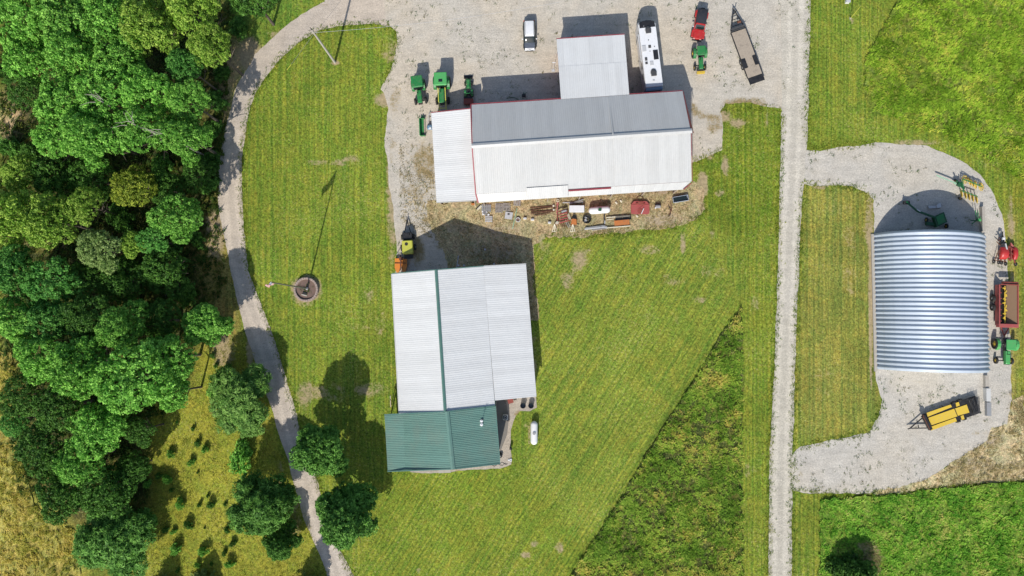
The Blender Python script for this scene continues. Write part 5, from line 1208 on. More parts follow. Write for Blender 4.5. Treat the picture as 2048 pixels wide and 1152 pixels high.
# red folding rotary cutter
rc = at('rotary_cutter', 'red folding rotary cutter with small wheels above the wagon spreader', 'mower', 2009, 506, .9, (0, -60))
mk = mkp(rc)
mk(lambda m: (m.loft([(-.95, .50, .35, .55), (-.6, .62, .30, 1.2), (.2, .62, .30, 1.35), (.9, .5, .35, .9)], 18, 3)), 'centre_deck', M['red'])
mk(lambda m: m.slab([tuple(LP(rc, x, y, z)) for x, y, z in ((2017, 493, .7), (2022, 485, 1.0), (2031, 496, 1.1), (2033, 506, 1.0), (2029, 519, .8), (2017, 519, .7))], .12), 'wing_deck', M['red_faded'])
mk(lambda m: (m.loft([(-.9, .26, .9, 1.2), (-.4, .34, .8, 1.5), (.5, .34, .8, 1.5), (.95, .22, .9, 1.2)], 14, 3)), 'wing_shield', M['red']).location = LP(rc, 2031, 507, 1.2).xy.to_3d()
for a_, b_ in (((2017, 492, .9), (2029, 500, 1.3)), ((2018, 506, .9), (2030, 509, 1.3)), ((2021, 486, .9), (2022, 518, 1.2)), ((2016, 518, .8), (2022, 522, .9)), ((2027, 517, .8), (2030, 526, .6))):
    mk(lambda m: m.beam(LP(rc, *a_), LP(rc, *b_), .12, .14), 'brace', M['red_brown'])
mk(lambda m: (m.beam(LP(rc, 2011, 487, 1.5), LP(rc, 2014, 499, 1.1), .14, .14)), 'hydraulic_cylinder', M['light_grey'])
mk(lambda m: (m.box(*LP(rc, 2006, 487, .9), .7, .55, .5, ch=.06), m.cyl(LP(rc, 2006, 487, 1.1), LP(rc, 2006, 487, 1.9), .12)), 'gearbox', M['black'])
mk(lambda m: (m.beam(LP(rc, 1999, 488, .6), LP(rc, 2005, 470, .5), .14, .14), m.beam(LP(rc, 2009, 489, .6), LP(rc, 2005, 470, .5), .14, .14), m.cyl(LP(rc, 2005, 470, .5), LP(rc, 2005, 463, .5), .08)), 'tongue', M['black'])
mk(lambda m: (m.box(*LP(rc, 2007, 477, 1.5), .34, .34, .3, ch=.04)), 'coupler', M['white'])
for (x, y, nm) in ((1987.5, 523, 0), (1997.5, 524.5, 0), (2003, 525.5, 0), (2011, 527.5, 0), (2031, 528.5, 0)):
    q = LP(rc, x, y, .3); wheel(rc, q.x, q.y, .30, .2, 'light_grey', hub=.5)
mk(lambda m: (m.beam(LP(rc, 1987, 520, .4), LP(rc, 2012, 523, .45), .1, .12), m.beam(LP(rc, 1990, 519, .45), LP(rc, 1998, 500, .7), .1, .1), m.beam(LP(rc, 2010, 523, .4), LP(rc, 2008, 515, .7), .1, .1), m.beam(LP(rc, 2003, 523, .4), LP(rc, 2002, 515, .7), .1, .1)), 'axle', M['rust'])
mk(lambda m: (m.tube([LP(rc, 1995, 478, .8), LP(rc, 1999, 482, 1.0), LP(rc, 2002, 479, 1.2), LP(rc, 1998, 475, 1.0)], .06), m.tube([LP(rc, 1993, 483, .8), LP(rc, 2001, 491, .9)], .06)), 'hose', M['rust'])

# wheel rake with yellow finger wheels
rk = at('wheel_rake', 'green hay rake with two rows of yellow finger wheels on the pad', 'hay rake', 1932, 376, .7, (-58, -25))
mk = mkp(rk)
mk(lambda m: (m.beam(LP(rk, 1873, 350.5, .7), LP(rk, 1908, 365, .75), .12, .14), m.beam(LP(rk, 1908, 365, .75), LP(rk, 1926, 376, .8), .2, .2)), 'drawbar', M['mint'])
mk(lambda m: (m.beam(LP(rk, 1912, 362, .9), LP(rk, 1929, 378, .9), .3, .16), m.box(*LP(rk, 1918, 369, 1.0), .6, .5, .4), m.beam(LP(rk, 1922, 360, 1.1), LP(rk, 1925, 375, .9), .1, .1), m.cyl(LP(rk, 1914, 362, .8), LP(rk, 1914, 362, 1.5), .1)), 'hub_frame', M['green_dark'])
mk(lambda m: (m.beam(LP(rk, 1926, 358, 1.15), LP(rk, 1964, 373, 1.15), .12, .12), m.beam(LP(rk, 1921, 381, 1.1), LP(rk, 1955, 393, 1.1), .12, .12), m.beam(LP(rk, 1926, 376, .9), LP(rk, 1926, 358, 1.1), .12, .12), m.beam(LP(rk, 1928, 376, .9), LP(rk, 1924, 384, 1.1), .12, .12)), 'rake_arm', M['green'])
row1 = [(1929.5, 359), (1939, 363), (1944, 366), (1951, 369.5), (1962, 373.5)]; row2 = [(1923, 386), (1931, 389), (1938, 392), (1945.5, 395), (1953, 398)]
for i, (x, y) in enumerate(row1 + row2):
    q = LP(rk, x, y, .72); tl = (1.0, .15, 1.15) if i < 5 else (.9, .1, .55)
    ax_ = Vector((rnd.uniform(-.25, .25) + .35, -.5, 1.05 if i in (0, 4) else .55)).normalized() if i < 5 else Vector((.5, -.75, .35)).normalized()
    mk(lambda m: (m.torus(q, ax_, .56, .06, 18, 5), m.torus(q, ax_, .30, .04, 12, 5), [m.cyl(q, q + (ax_.orthogonal().normalized() * math.cos(k * .785) + ax_.cross(ax_.orthogonal().normalized()) * math.sin(k * .785)) * .74, .03, n=4) for k in range(8)]), 'finger_wheel', M['yellow'])
for (x, y) in ((1911, 361), (1920, 397)):
    q = LP(rk, x, y, .3); wheel(rk, q.x, q.y, .3, .2, 'yellow')

# green mower conditioner in the shed's shadow
mc = at('hay_mower', 'green mower with a long arm lying in the arched shed\'s shadow', 'mower', 1880, 440, .9, (0, -60))
mk = mkp(mc)
mk(lambda m: m.slab([tuple(LP(mc, x, y, 1.0)) for x, y in ((1868, 434), (1888, 424), (1895, 444), (1874, 454))], .7), 'deck', M['green_dark'])
mk(lambda m: m.slab([tuple(LP(mc, x, y, 1.06)) for x, y in ((1872, 434), (1886, 427), (1891, 443), (1877, 450))], .05), 'deck_cover', M['green'])
mk(lambda m: (m.beam(LP(mc, 1812, 403, .8), LP(mc, 1834, 422, .9), .22, .22), m.beam(LP(mc, 1834, 422, .9), LP(mc, 1870, 435, 1.0), .28, .22)), 'hitch_arm', M['green_dark'])
mk(lambda m: (m.box(*LP(mc, 1813, 405, .6), .9, .5, .5, ch=.06), m.cyl(LP(mc, 1810, 402, .3), LP(mc, 1810, 402, 1.0), .1)), 'hitch', M['black'])
mk(lambda m: (m.beam(LP(mc, 1834, 419, 1.1), LP(mc, 1841, 423, 1.15), .10, .10)), 'hydraulic_cylinder', M['white'])
mk(lambda m: m.beam(LP(mc, 1852, 447, .45), LP(mc, 1870, 449, .45), .5, .5), 'cutter_bar', M['green_dark'])
for x, y in ((1853, 440), (1893, 452)):
    q = LP(mc, x, y, .4); wheel(mc, q.x, q.y, .38, .26, 'yellow')
sh = at('metal_sheets', 'pale grey bent sheet beside the green mower in the shade', 'metal sheet', 1870, 413, .5, (0, -60))
mk = mkp(sh)
mk(lambda m: m.slab([tuple(LP(sh, x, y, .5)) for x, y in ((1856.5, 412), (1875, 410.5), (1875, 415.5), (1858, 417))], .06), 'sheet', M['light_grey']); mk(lambda m: m.slab([tuple(LP(sh, x, y, .7)) for x, y in ((1873, 409.5), (1881.5, 405.5), (1883, 414.5), (1875, 416))], .06), 'bent_sheet', M['light_grey']); mk(lambda m: (m.box(*LP(sh, 1868, 414.5, .25), 1.7, .4, .36), m.box(*LP(sh, 1878, 411.5, .33), .6, .5, .54)), 'support', M['wood_grey'])
pl = at('plow_frame', 'small green tined implement standing against the low concrete wall', 'implement', 1955, 440, .6, (0, -60))
mk = mkp(pl)
mk(lambda m: (m.beam(LP(pl, 1941, 441, .5), LP(pl, 1962, 441, .6), .14, .14), m.beam(LP(pl, 1943, 448, .5), LP(pl, 1959, 437, .9), .12, .12)), 'beam', M['green_dark'])
for (x, y) in ((1950.5, 420), (1956, 421), (1961, 433), (1945, 448)): mk(lambda m: m.beam(LP(pl, (1955 + x) / 2, 441, .55), LP(pl, x, y, 1.3), .07, .09), 'tine', M['green'])
mk(lambda m: m.box(*LP(pl, 1958, 440, .8), .5, .4, .5, ch=.05), 'gearbox', M['green_light'])

# yellow topped sprayer and orange mower at the workshop's corner
yt = at('yellow_sprayer', 'machine with a square yellow green hood by the workshop\'s corner', 'implement', 814.5, 494, 1.7, (-3, -60))
mk = mkp(yt)
mk(lambda m: m.box(0, 0, 1.25, 1.62, 2.1, .85, ch=.10, tx=.98), 'hood', M['pale_yellow'])
mk(lambda m: (m.box(0, -.80, 1.70, 1.6, .10, .05), m.box(0, .88, 1.70, 1.4, .10, .05)), 'hood_seam', M['pale_yellow'])
mk(lambda m: (m.torus((-.12, .45, 1.70), (0, 0, 1), .20, .05), m.cyl((-.12, .45, 1.66), (-.12, .45, 1.72), .20)), 'filler_cap', M['black'])
mk(lambda m: (m.box(0, .1, .62, 1.3, 3.6, .35), m.box(0, 1.75, .95, 1.5, 1.1, .6, ch=.08), m.box(.1, 2.0, 1.35, .5, .4, .3)), 'frame', M['black'])
mk(lambda m: (m.beam((-.5, 2.2, .6), (0, 4.4, .5), .12, .14), m.beam((.5, 2.2, .6), (0, 4.4, .5), .12, .14), m.cyl((0, 4.3, .5), (0, 4.9, .5), .06)), 'tongue', M['black'])
for sx in (-1, 1): wheel(yt, sx * 1.02, .05, .48, .3, 'light_grey'); wheel(yt, sx * .9, 1.7, .42, .26, 'grey')
om = at('orange_mower', 'faded orange twin deck mower in front of the workshop', 'mower', 801, 529, .7, (0, -60))
mk = mkp(om)
for sx, mt in ((-.46, 'orange'), (.52, 'orange')): mk(lambda m: m.prism([(sx - .42, .95), (sx + .40, .95), (sx + .44, -.3), (sx + .15, -1.25), (sx - .15, -1.25), (sx - .44, -.5)], .25, .62 if sx < 0 else .5), 'deck', M[mt])
mk(lambda m: (m.beam((-.9, .2, .70), (.9, .2, .66), .10, .08), m.beam((0, -.9, .66), (0, 1.5, .66), .14, .14), m.box(.1, .9, .85, .5, .5, .4)), 'frame', M['rust'])
mk(lambda m: m.tube([(-.7, 1.5, .3), (-.3, 1.8, .9), (.3, 1.8, .9), (.6, 1.5, .3)], .05), 'hitch_loop', M['grey'])
rf = at('wire_rack', 'grey metal rack lying in the workshop\'s shadow', 'rack', 820, 538, .25, (-6, -10))
mk = mkp(rf)
mk(lambda m: (m.beam((-.8, -.5, .2), (-.8, .5, .2), .05, .05), m.beam((.8, -.5, .2), (.8, .5, .2), .05, .05), m.beam((-.8, .5, .2), (.8, .5, .2), .05, .05), m.beam((-.8, -.5, .2), (.8, -.5, .2), .05, .05)), 'frame', M['light_grey'])
for k in range(4): mk(lambda m: m.beam((-.5 + .33 * k, -.5, .22), (-.5 + .33 * k, .5, .22), .05, .04), 'bar', M['light_grey'])

# loose things left of the barn
gb = at('green_bucket', 'long green loader bucket lying on the gravel', 'bucket', 845, 254, .5, (-1, -30))
mk = mkp(gb); hl = 1.35
mk(lambda m: (m.box(-.36, 0, .38, .06, 2 * hl, .70), m.box(0, 0, .06, .78, 2 * hl, .06), m.beam((-.42, -hl, .75), (-.42, hl, .75), .12, .1)), 'shell', M['green'])
mk(lambda m: m.box(0, hl, .34, .78, .05, .62), 'end_plate', M['green']); mk(lambda m: m.box(0, -hl, .34, .78, .05, .62), 'end_plate', M['green'])
mk(lambda m: m.box(.30, 0, .12, .22, 2 * hl - .1, .05), 'cutting_edge', M['wood']); mk(lambda m: m.prism([(-.38, hl), (.38, hl), (.05, hl + .62)], .05, .35), 'side_cutter', M['green_dark'])
ct = at('garden_cart', 'small frame cart with a blue grey seat beside the barn\'s lean-to', 'cart', 859.5, 245, .7, (-1, -30))
mk = mkp(ct)
mk(lambda m: (m.beam((-.32, -.2, .5), (-.22, 1.3, .5), .07, .07), m.beam((.32, -.2, .5), (.26, 1.3, .5), .07, .07), m.beam((-.24, 1.3, .5), (.28, 1.3, .5), .07, .07), m.beam((-.3, .6, .5), (.3, .6, .5), .06, .06), m.beam((0, 1.3, .5), (0, 1.7, .4), .08, .08)), 'frame', M['light_grey'])
mk(lambda m: (m.box(0, -.75, .72, .78, .75, .34, ch=.12, ty=.8)), 'seat', M['blue']); mk(lambda m: m.box(.08, -.95, .93, .3, .3, .1, ch=.03), 'cushion', M['white'])
for sx in (-1, 1): wheel(ct, sx * .42, -.6, .26, .16, 'grey')
dk = at('disc_harrow', 'dark red implement tucked against the barn behind the small tractor', 'implement', 937, 203, .6, (0, -60))
mk = mkp(dk)
mk(lambda m: (m.box(0, 0, .55, 1.5, .9, .3, ch=.04)), 'frame', M['red_brown']); mk(lambda m: (m.box(-.1, .5, .45, 1.3, .6, .35, ch=.05), m.beam((-.5, .6, .5), (0, 1.3, .5), .1, .1), m.beam((.5, .6, .5), (0, 1.3, .5), .1, .1)), 'hitch', M['black'])
for k in range(5): mk(lambda m: m.cyl((-.6 + .3 * k, -.35, .35), (-.57 + .3 * k, -.35, .35), .33, n=12), 'disc', M['rust'])
fl = at('hand_pump', 'small dark pump standing in the shade of the barn', 'pump', 1047.5, 190, .4, (0, -1))
mk = mkp(fl); mk(lambda m: (m.cyl((0, 0, 0), (0, 0, .7), .16), m.box(0, 0, .1, .6, .5, .14, ch=.03)), 'body', M['dark_grey']); mk(lambda m: (m.beam((0, 0, .7), (.5, .3, .8), .06, .06), m.beam((0, 0, .5), (0, .5, .4), .07, .07)), 'handle', M['green_dark'])
hs = MB(); c = P(1027, 198, .05); hs.tube([P(1013, 197, .06), P(1018, 195.5, .06), P(1025, 194.5, .06), P(1031, 196, .06), P(1037, 199.5, .06)], .05)
o = hs.build('garden_hose', M['green_dark']); tag(o, 'dark hose curved on the shaded gravel next to the pump', 'hose')
# thin white stand west of the annex
st = at('flag_stand', 'thin white pole stand with guy wires left of the annex', 'stand', 1106.5, 141, .1, (0, -60))
mk = mkp(st)
mk(lambda m: (m.cyl((0, 0, 0), (0, 0, 3.6), .035, .03, 8), m.beam((-.3, 0, 3.6), (.22, 0, 3.6), .10, .05)), 'mast', M['white'])
mk(lambda m: (m.tube([(-.2, 0, 3.55), (-.65, -.6, .02)], .012), m.tube([(.2, 0, 3.55), (.7, -.9, .02)], .012)), 'guy_wire', M['grey']); mk(lambda m: (m.box(0, .0, .06, .5, .4, .08)), 'base', M['light_grey'])

# ------------------------------------------------------------------ poles, flag, planter, tanks
up_ = at('utility_pole', 'bleached wooden utility pole on the striped lawn by the driveway', 'utility pole', 670, 125, 0)
mk = mkp(up_); hp = 12.9
mk(lambda m: m.cyl((0, 0, -.1), (0, 0, hp), .19, .13, 12), 'pole', M['pole_wood'])
mk(lambda m: (m.box(0, .05, hp + .12, .16, .16, .3), m.cyl((0, 0, hp), (-.02, .02, hp + .9), .04, n=6)), 'insulator', M['dark_grey'])
mk(lambda m: m.cyl((.28, .18, hp - 1.6), (.28, .18, hp - 1.1), .06, n=8), 'bracket', M['grey'])
wires = MB(); a = P(622, 60, hp); b = P(1260, -30, 7.0)
aa = up_.location + Vector((.1, 0, hp - .9)); prev = aa
w_end = P(1120, 4, 9.5)
for k in range(1, 25):
    t = k / 24; p = aa.lerp(w_end, t) - Vector((0, 0, 1.3 * 4 * t * (1 - t))); wires.cyl(prev, p, .02, n=4, cap=False); prev = p
o = wires.build('overhead_wire', M['light_grey']); tag(o, 'pale overhead wire running from the utility pole across the yard', 'wire')
gy = MB(); q = P(574, 140, 0); gy.cyl(q, up_.location + Vector((0, 0, hp - 1.2)), .016, n=4, cap=False); o = gy.build('guy_wire', M['grey']); tag(o, 'thin guy wire slanting from the utility pole to the lawn\'s edge', 'wire')
gg = MB(); t_ = up_.location + Vector((0, 0, hp - 1.2)); d_ = (t_ - q); gg.cyl(q + Vector((0, 0, .02)), q + d_ * .17, .05, n=6); o = gg.build('guy_guard', M['pale_yellow']); tag(o, 'yellow sleeve on the foot of the guy wire at the lawn\'s edge', 'wire guard')
mp = at('marker_post', 'thin pale yellow post on a bare spot in the top right grass', 'post', 1700.5, 37, 0); m = MB(); m.cyl((0, 0, 0), (-.35, .05, 4.2), .05, n=8); m.build('post', M['pale_yellow'], mp); m = MB(); m.box(0, 0, .05, .3, .3, .1); m.build('base', M['concrete'], mp)
bx = at('meter_box', 'small white box on the grass at the photo\'s top edge', 'box', 1695, 3, .3); m = MB(); m.box(0, 0, .3, .6, .5, .6, ch=.05); m.build('box', M['white'], bx); m = MB(); m.box(0, 0, .62, .66, .56, .06); m.build('lid', M['light_grey'], bx)

# planter ring with flagpole
pc = P(612, 579, .45)
pt = thing('stone_planter', 'round stone ring planter at the foot of the flagpole', 'planter', (pc.x, pc.y, 0.0))
Rp = 1.72; ns = 30
m = MB(); m.box(0, 0, 0, .30, .34, .20, ch=.035); sm1 = m.mesh('stone', M['stone'])
for row in range(3):
    for k in range(ns):
        a = 2 * math.pi * (k + .5 * row) / ns; R2 = Rp + rnd.uniform(-.02, .02)
        inst('stone', sm1, pt, (R2 * math.cos(a), R2 * math.sin(a), .12 + .205 * row + rnd.uniform(-.008, .02)), (rnd.uniform(-.04, .04), rnd.uniform(-.04, .04), a + math.pi / 2 + rnd.uniform(-.05, .05)), (1.16 * rnd.uniform(.93, 1.0), rnd.uniform(.85, 1.08), 1))
m = MB(); n = 40; vs = [(0, 0, .44)] + [(r_ * math.cos(2 * math.pi * i / n), r_ * math.sin(2 * math.pi * i / n), .36 + .05 * noise.noise(Vector((r_ * math.cos(i * .157) * 2, r_ * math.sin(i * .157) * 2, 0)))) for r_ in (.8, 1.55) for i in range(n)]
m.add(vs, [(0, 1 + i, 1 + (i + 1) % n) for i in range(n)] + [(1 + i, 1 + n + i, 1 + n + (i + 1) % n, 1 + (i + 1) % n) for i in range(n)], True); m.build('soil', M['soil'], pt)
m = MB(); m.box(-.15, -.55, .42, .75, .42, .30, rz=-.5, ch=.1); m.build('rock', M['black'], pt); m = MB(); m.box(-.28, -.85, .42, .9, .2, .14, rz=-.25, ch=.04); m.build('stone', M['concrete'], pt)
fringe('planter_weeds', [[(600, 570), (620, 590)], [(600, 585), (622, 570)], [(614, 577), (622, 584)]], 6, MGW, 'sparse weeds inside the round stone planter', 71, (.2, .4), width=.3)
for o in list(C.objects):
    if o.name.startswith('planter_weeds'): o.location.z = .38
fp = P(614, 577, .4); hf_ = 16.9
fg = thing('flagpole', 'tall thin flagpole rising from the stone planter', 'flagpole', (fp.x, fp.y, .4))
m = MB(); m.cyl((0, 0, 0), (0, 0, hf_ - .4), .125, .085, 10); m.build('pole', M['pole_metal'], fg); m = MB(); m.cyl((0, 0, 0), (0, 0, .5), .24, .16, 12); m.build('base_collar', M['light_grey'], fg)
m = MB(); m.cyl((0, 0, hf_ - .42), (0, 0, hf_ - .2), .10, .04, 10); m.build('finial', M['light_grey'], fg); m = MB(); m.tube([(.1, 0, 1.2), (.07, 0, hf_ - .6)], .012, 4); m.build('halyard', M['white'], fg)
# the flag droops in folds from the hoist
def flag():
    nu, nv = 26, 13; vs = []; top = hf_ - .55; hoist = 1.7; fly = 2.9
    for j in range(nv + 1):
        v = j / nv
        for i in range(nu + 1):
            u = i / nu; s_ = u * fly
            x = -s_ * .55 * (1 - .15 * v); y = .16 * math.sin(u * 9 + v * 1.5) * (.2 + u) - s_ * .12
            z = top - v * hoist * (1 - .42 * u) - s_ * .76 + .05 * math.sin(u * 7)
            vs.append((x, y, z))
    st, ca = [], []
    W_, R_, B_ = [], [], []
    for j in range(nv):
        for i in range(nu):
            f = (j * (nu + 1) + i, j * (nu + 1) + i + 1, (j + 1) * (nu + 1) + i + 1, (j + 1) * (nu + 1) + i)
            (B_ if (i < nu * .4 and j < 7) else (R_ if j % 2 == 0 else W_)).append(f)
    return vs, W_, R_, B_
vs, W_, R_, B_ = flag()
fo = at('flag', 'red, white and blue striped flag drooping from the flagpole', 'flag', 612, 573, 0); fo.location = fg.location
allf = W_ + R_ + B_; me = bpy.data.meshes.new('cloth'); me.from_pydata(vs, [], allf)
cl_ = paint('flag_white', (.75, .73, .70), .8, dirt=0); me.materials.append(cl_); me.materials.append(paint('flag_red', (.50, .03, .05), .8, dirt=0)); me.materials.append(paint('flag_blue', (.02, .03, .16), .8, dirt=0))
me.polygons.foreach_set('material_index', [0] * len(W_) + [1] * len(R_) + [2] * len(B_)); me.polygons.foreach_set('use_smooth', [True] * len(allf))
oc = bpy.data.objects.new('cloth', me); C.objects.link(oc); oc.parent = fo
m = MB()                                   # the canton's stars, nine rows of small dots
for r_ in range(9):
    for c_ in range(6 if r_ % 2 == 0 else 5):
        u = (.4 * (c_ + .6 + (0 if r_ % 2 == 0 else .5)) / 6.4); v = (r_ + .8) / 10 * 7 / 13; s_ = u * 2.9
        m.box(-s_ * .55 * (1 - .15 * v), .16 * math.sin(u * 9 + v * 1.5) * (.2 + u) - s_ * .12, hf_ - .55 - v * 1.7 * (1 - .42 * u) - s_ * .76 + .05 * math.sin(u * 7), .05, .03, .05)
m.build('stars', cl_, fo)

def tank(px, py, h, L_, R_, label, zc, dome_mat='grey', group='white propane tanks'):
    t = at('propane_tank', label, 'tank', px, py, zc, h, group); mk = mkp(t); k = L_ / 2 - R_
    def shell(m):
        secs = []
        for i in range(8):
            a = math.pi / 2 * (1 - i / 7); secs.append((-k - R_ * math.sin(a), max(.01, R_ * math.cos(a))))
        secs += [(-y, r) for y, r in reversed(secs)]
        vs = []; n = 20
        for y, r in secs:
            for i in range(n): a = 2 * math.pi * i / n; vs.append((r * math.cos(a), y, zc - .1 + r * math.sin(a)))
        q = len(secs); m.add(vs, [(j * n + i, j * n + (i + 1) % n, (j + 1) * n + (i + 1) % n, (j + 1) * n + i) for j in range(q - 1) for i in range(n)], True)
    mk(shell, 'shell', M['white_tank'])
    mk(lambda m: (m.cyl((0, 0, zc - .1 + R_ * .9), (0, 0, zc - .1 + R_ + .14), .24, .22, 14)), 'valve_dome', M[dome_mat])
    for s_ in (-1, 1): mk(lambda m: m.box(0, s_ * k * .8, (zc - .1 - R_) / 2 + .1, R_ * 1.3, .18, zc - R_ + .2), 'foot', M['grey'])
    return t, mk
tank(1068.2, 866, (.3, -40), 3.55, .54, 'white propane tank on the lawn beside the green roofed end', .95)
t, mk = tank(1199, 420, (40, -3), 3.35, .56, 'white propane tank with grey fittings lying among the scrap', .95, 'green_dark')
mk(lambda m: m.torus((0, 0, 1.45), (0, 0, 1), .30, .03, 14, 5), 'guard_ring', M['grey'])

# things round the green roofed end
ac = at('air_conditioner', 'grey round topped air conditioner beside the green roofed wall', 'air conditioner', 1010.5, 835, .85)
mk = mkp(ac); mk(lambda m: m.box(0, 0, .45, .82, .82, .8, ch=.14), 'case', M['light_grey']); mk(lambda m: (m.torus((0, 0, .87), (0, 0, 1), .30, .04), [m.torus((0, 0, .87), (0, 0, 1), r_, .012, 16, 4) for r_ in (.1, .17, .24)]), 'fan_guard', M['dark_grey']); mk(lambda m: (m.cyl((0, 0, .80), (0, 0, .89), .09), [m.box(.15 * math.cos(k * 1.57), .15 * math.sin(k * 1.57), .84, .24, .09, .01, rz=k * 1.57) for k in range(4)]), 'fan', M['black'])
for px, lb in ((1046, 'left one of two black open barrels on the stone patio'), (1062, 'right one of two black open barrels on the stone patio')):
    b_ = at('barrel', lb, 'barrel', px, 811.5, .75, group='black barrels on the patio'); mk = mkp(b_)
    mk(lambda m: (m.cyl((0, 0, 0), (0, 0, .75), .38, .40, 18, False), m.torus((0, 0, .75), (0, 0, 1), .40, .03, 18, 5)), 'shell', M['black']); mk(lambda m: m.cyl((0, 0, .3), (0, 0, .34), .37, n=18), 'water', M['glass'])
wb = at('wheelbarrow', 'dark red wheelbarrow at the white roof\'s lower edge', 'wheelbarrow', 1021, 802, .5, (1, -.3)); mk = mkp(wb)
mk(lambda m: m.box(0, 0, .45, .55, .70, .30, tx=1.25, ty=1.2), 'tray', M['red_brown']); mk(lambda m: (m.beam((-.3, -1.0, .5), (-.15, .7, .25), .05, .05), m.beam((.3, -1.0, .5), (.15, .7, .25), .05, .05)), 'handle', M['wood']); wheel(wb, 0, .75, .22, .1, 'grey')
hr = at('hose_reel', 'small dark hose reel post at the edge of the patio', 'hose reel', 1020.5, 897, .5); mk = mkp(hr)
mk(lambda m: m.box(0, 0, .5, .22, .22, 1.0), 'post', M['black']); mk(lambda m: m.torus((.16, 0, .7), (1, 0, .3), .22, .06), 'reel', M['dark_grey'])
bp = at('white_bag', 'crumpled white plastic on the corner of the stone patio', 'plastic', 1020, 921, .2); m = MB()
for k in range(6): m.box(rnd.uniform(-.3, .3), rnd.uniform(-.25, .25), .1, rnd.uniform(.2, .4), rnd.uniform(.15, .3), .12, rz=rnd.uniform(0, 3), ch=.04)
m.build('sheet', M['white'], bp)
hz = MB(); pts = [P(985 + 4 * k, 931 - k * .4 + 2.4 * math.sin(k * 1.7), .06) for k in range(8)]; hz.tube(pts, .03, 5); hz.tube([P(997 + 3 * k, 927 + 2.5 * math.cos(k * 1.3), .06) for k in range(7)], .03, 5); o = hz.build('garden_hose', M['dark_grey']); tag(o, 'thin dark hose coiled loosely below the green roof\'s corner', 'hose')
bg_ = at('black_bag', 'dark lump against the green roofed wall near its lower right corner', 'bag', 1001, 911, .4); m = MB(); m.loft([(-.4, .1, 0, .2), (-.2, .28, 0, .5), (.15, .3, 0, .55), (.4, .12, 0, .25)], 12, 2.5); m.build('sack', M['black'], bg_)
pp = at('white_pipe', 'long pale pipe lying in the shade against the workshop', 'pipe', 915, 524, .2, (3, -20)); m = MB(); m.cyl((0, -1.1, .1), (0, 1.0, .1), .09, n=8); m.build('tube', M['light_grey'], pp)
for (x, y, lb) in ((917, 531, 'small white scrap right of the pale pipe\'s foot'), (928, 531, 'second small white scrap near the workshop\'s edge'), (988, 528, 'white stub at the workshop roof\'s edge, further right'), (970, 499, 'small pale stone in the shaded grass')):
    s_ = at('scrap_piece', lb, 'scrap', x, y, .15); m = MB(); m.box(0, 0, .12, .28, .32, .2, rz=.4, ch=.04); m.build('piece', M['light_grey'], s_)
post = at('shade_frame', 'dark slanting prop at the corner where white and green roofs meet', 'prop', 782, 806, 1.5); m = MB(); m.beam((-.25, -.7, .2), (.1, 1.2, 2.6), .12, .12); m.build('post', M['wood'], post)

# ------------------------------------------------------------------ scrap row behind the barn
def pallet(px, py, h, w, l, n, mat, label, z=.14, name='pallet', group='pallets and racks behind the barn', holes=False):
    t = at(name, label, 'pallet', px, py, z, h, group); mk = mkp(t)
    for sx in (-1, 0, 1): mk(lambda m: m.box(sx * (w / 2 - .06), 0, z * .4, .09, l, z * .8), 'runner', M[mat])
    for k in range(n):
        y = -l / 2 + (k + .5) * l / n; mk(lambda m: m.box(0, y, z - .012, w, l / n * (.62 if not holes else .55), .03), 'slat', M[mat])
    if holes:
        for k in range(n): x = -w / 2 + (k + .5) * w / n; mk(lambda m: m.box(x, 0, z + .012, w / n * .5, l, .02), 'cross_slat', M[mat])
    return t
pallet(972.5, 416, (1, -30), 1.45, 1.1, 5, 'grey', 'grey plastic pallet with square holes at the left of the scrap row', holes=True, z=.2)
pallet(977.5, 438, (1, -30), 1.1, .95, 4, 'light_grey', 'broken pale pallet below the grey plastic one', z=.3)
pallet(998, 416, (1, -30), 1.15, 1.45, 7, 'wood_grey', 'left one of two long grey slatted pallets side by side')
pallet(1013.5, 414, (1, -30), 1.15, 1.25, 6, 'wood_grey', 'right one of two long grey slatted pallets side by side')
pallet(1034, 406.5, (1, -20), 1.1, .8, 4, 'wood_grey', 'short grey pallet touching the roof\'s edge', holes=True)
def simple(name, label, cat, px, py, z, h, parts, group=None):
    t = at(name, label, cat, px, py, z, h, group); mk = mkp(t)
    for nm, mat, f in parts: mk(f, nm, M[mat])
    return t
simple('grey_panel', 'pale grey board with a dark stain below the slatted pallets', 'board', 1017.5, 431, .2, (3, -20), [('board', 'light_grey', lambda m: m.box(0, 0, .14, 1.15, 1.1, .12, ch=.01)), ('stain_plate', 'dark_grey', lambda m: m.box(-.05, .22, .215, .34, .3, .03, ch=.04))])
simple('scrap_bundle', 'crumpled white scrap between the two left pallets', 'scrap', 972, 427, .2, (0, -1), [('piece', 'white', lambda m: [m.box(rnd.uniform(-.6, .6), rnd.uniform(-.3, .3), .15, .35, .25, .15, rz=rnd.uniform(0, 3), ch=.03) for k in range(7)]), ('bent_strip', 'grey', lambda m: [m.beam((rnd.uniform(-.7, 0), rnd.uniform(-.4, .4), .1), (rnd.uniform(0, .7), rnd.uniform(-.4, .4), .3), .06, .05) for k in range(5)])])
simple('long_pole', 'long pale mint green pole lying across the scrap row', 'pole', 1029.5, 437, .15, (-9, 42), [('tube', 'mint', lambda m: m.cyl((0, -1.65, .12), (0, 1.65, .12), .06, n=8))])
simple('white_tub', 'small round white rimmed tub of soil beside the mint pole', 'tub', 1036, 439.5, .3, (0, -1), [('rim', 'white', lambda m: (m.torus((0, 0, .3), (0, 0, 1), .33, .045, 18, 6), m.cyl((0, 0, 0), (0, 0, .28), .30, .33, 16, False))), ('soil', 'soil', lambda m: m.cyl((0, 0, .1), (0, 0, .22), .30, n=14))])
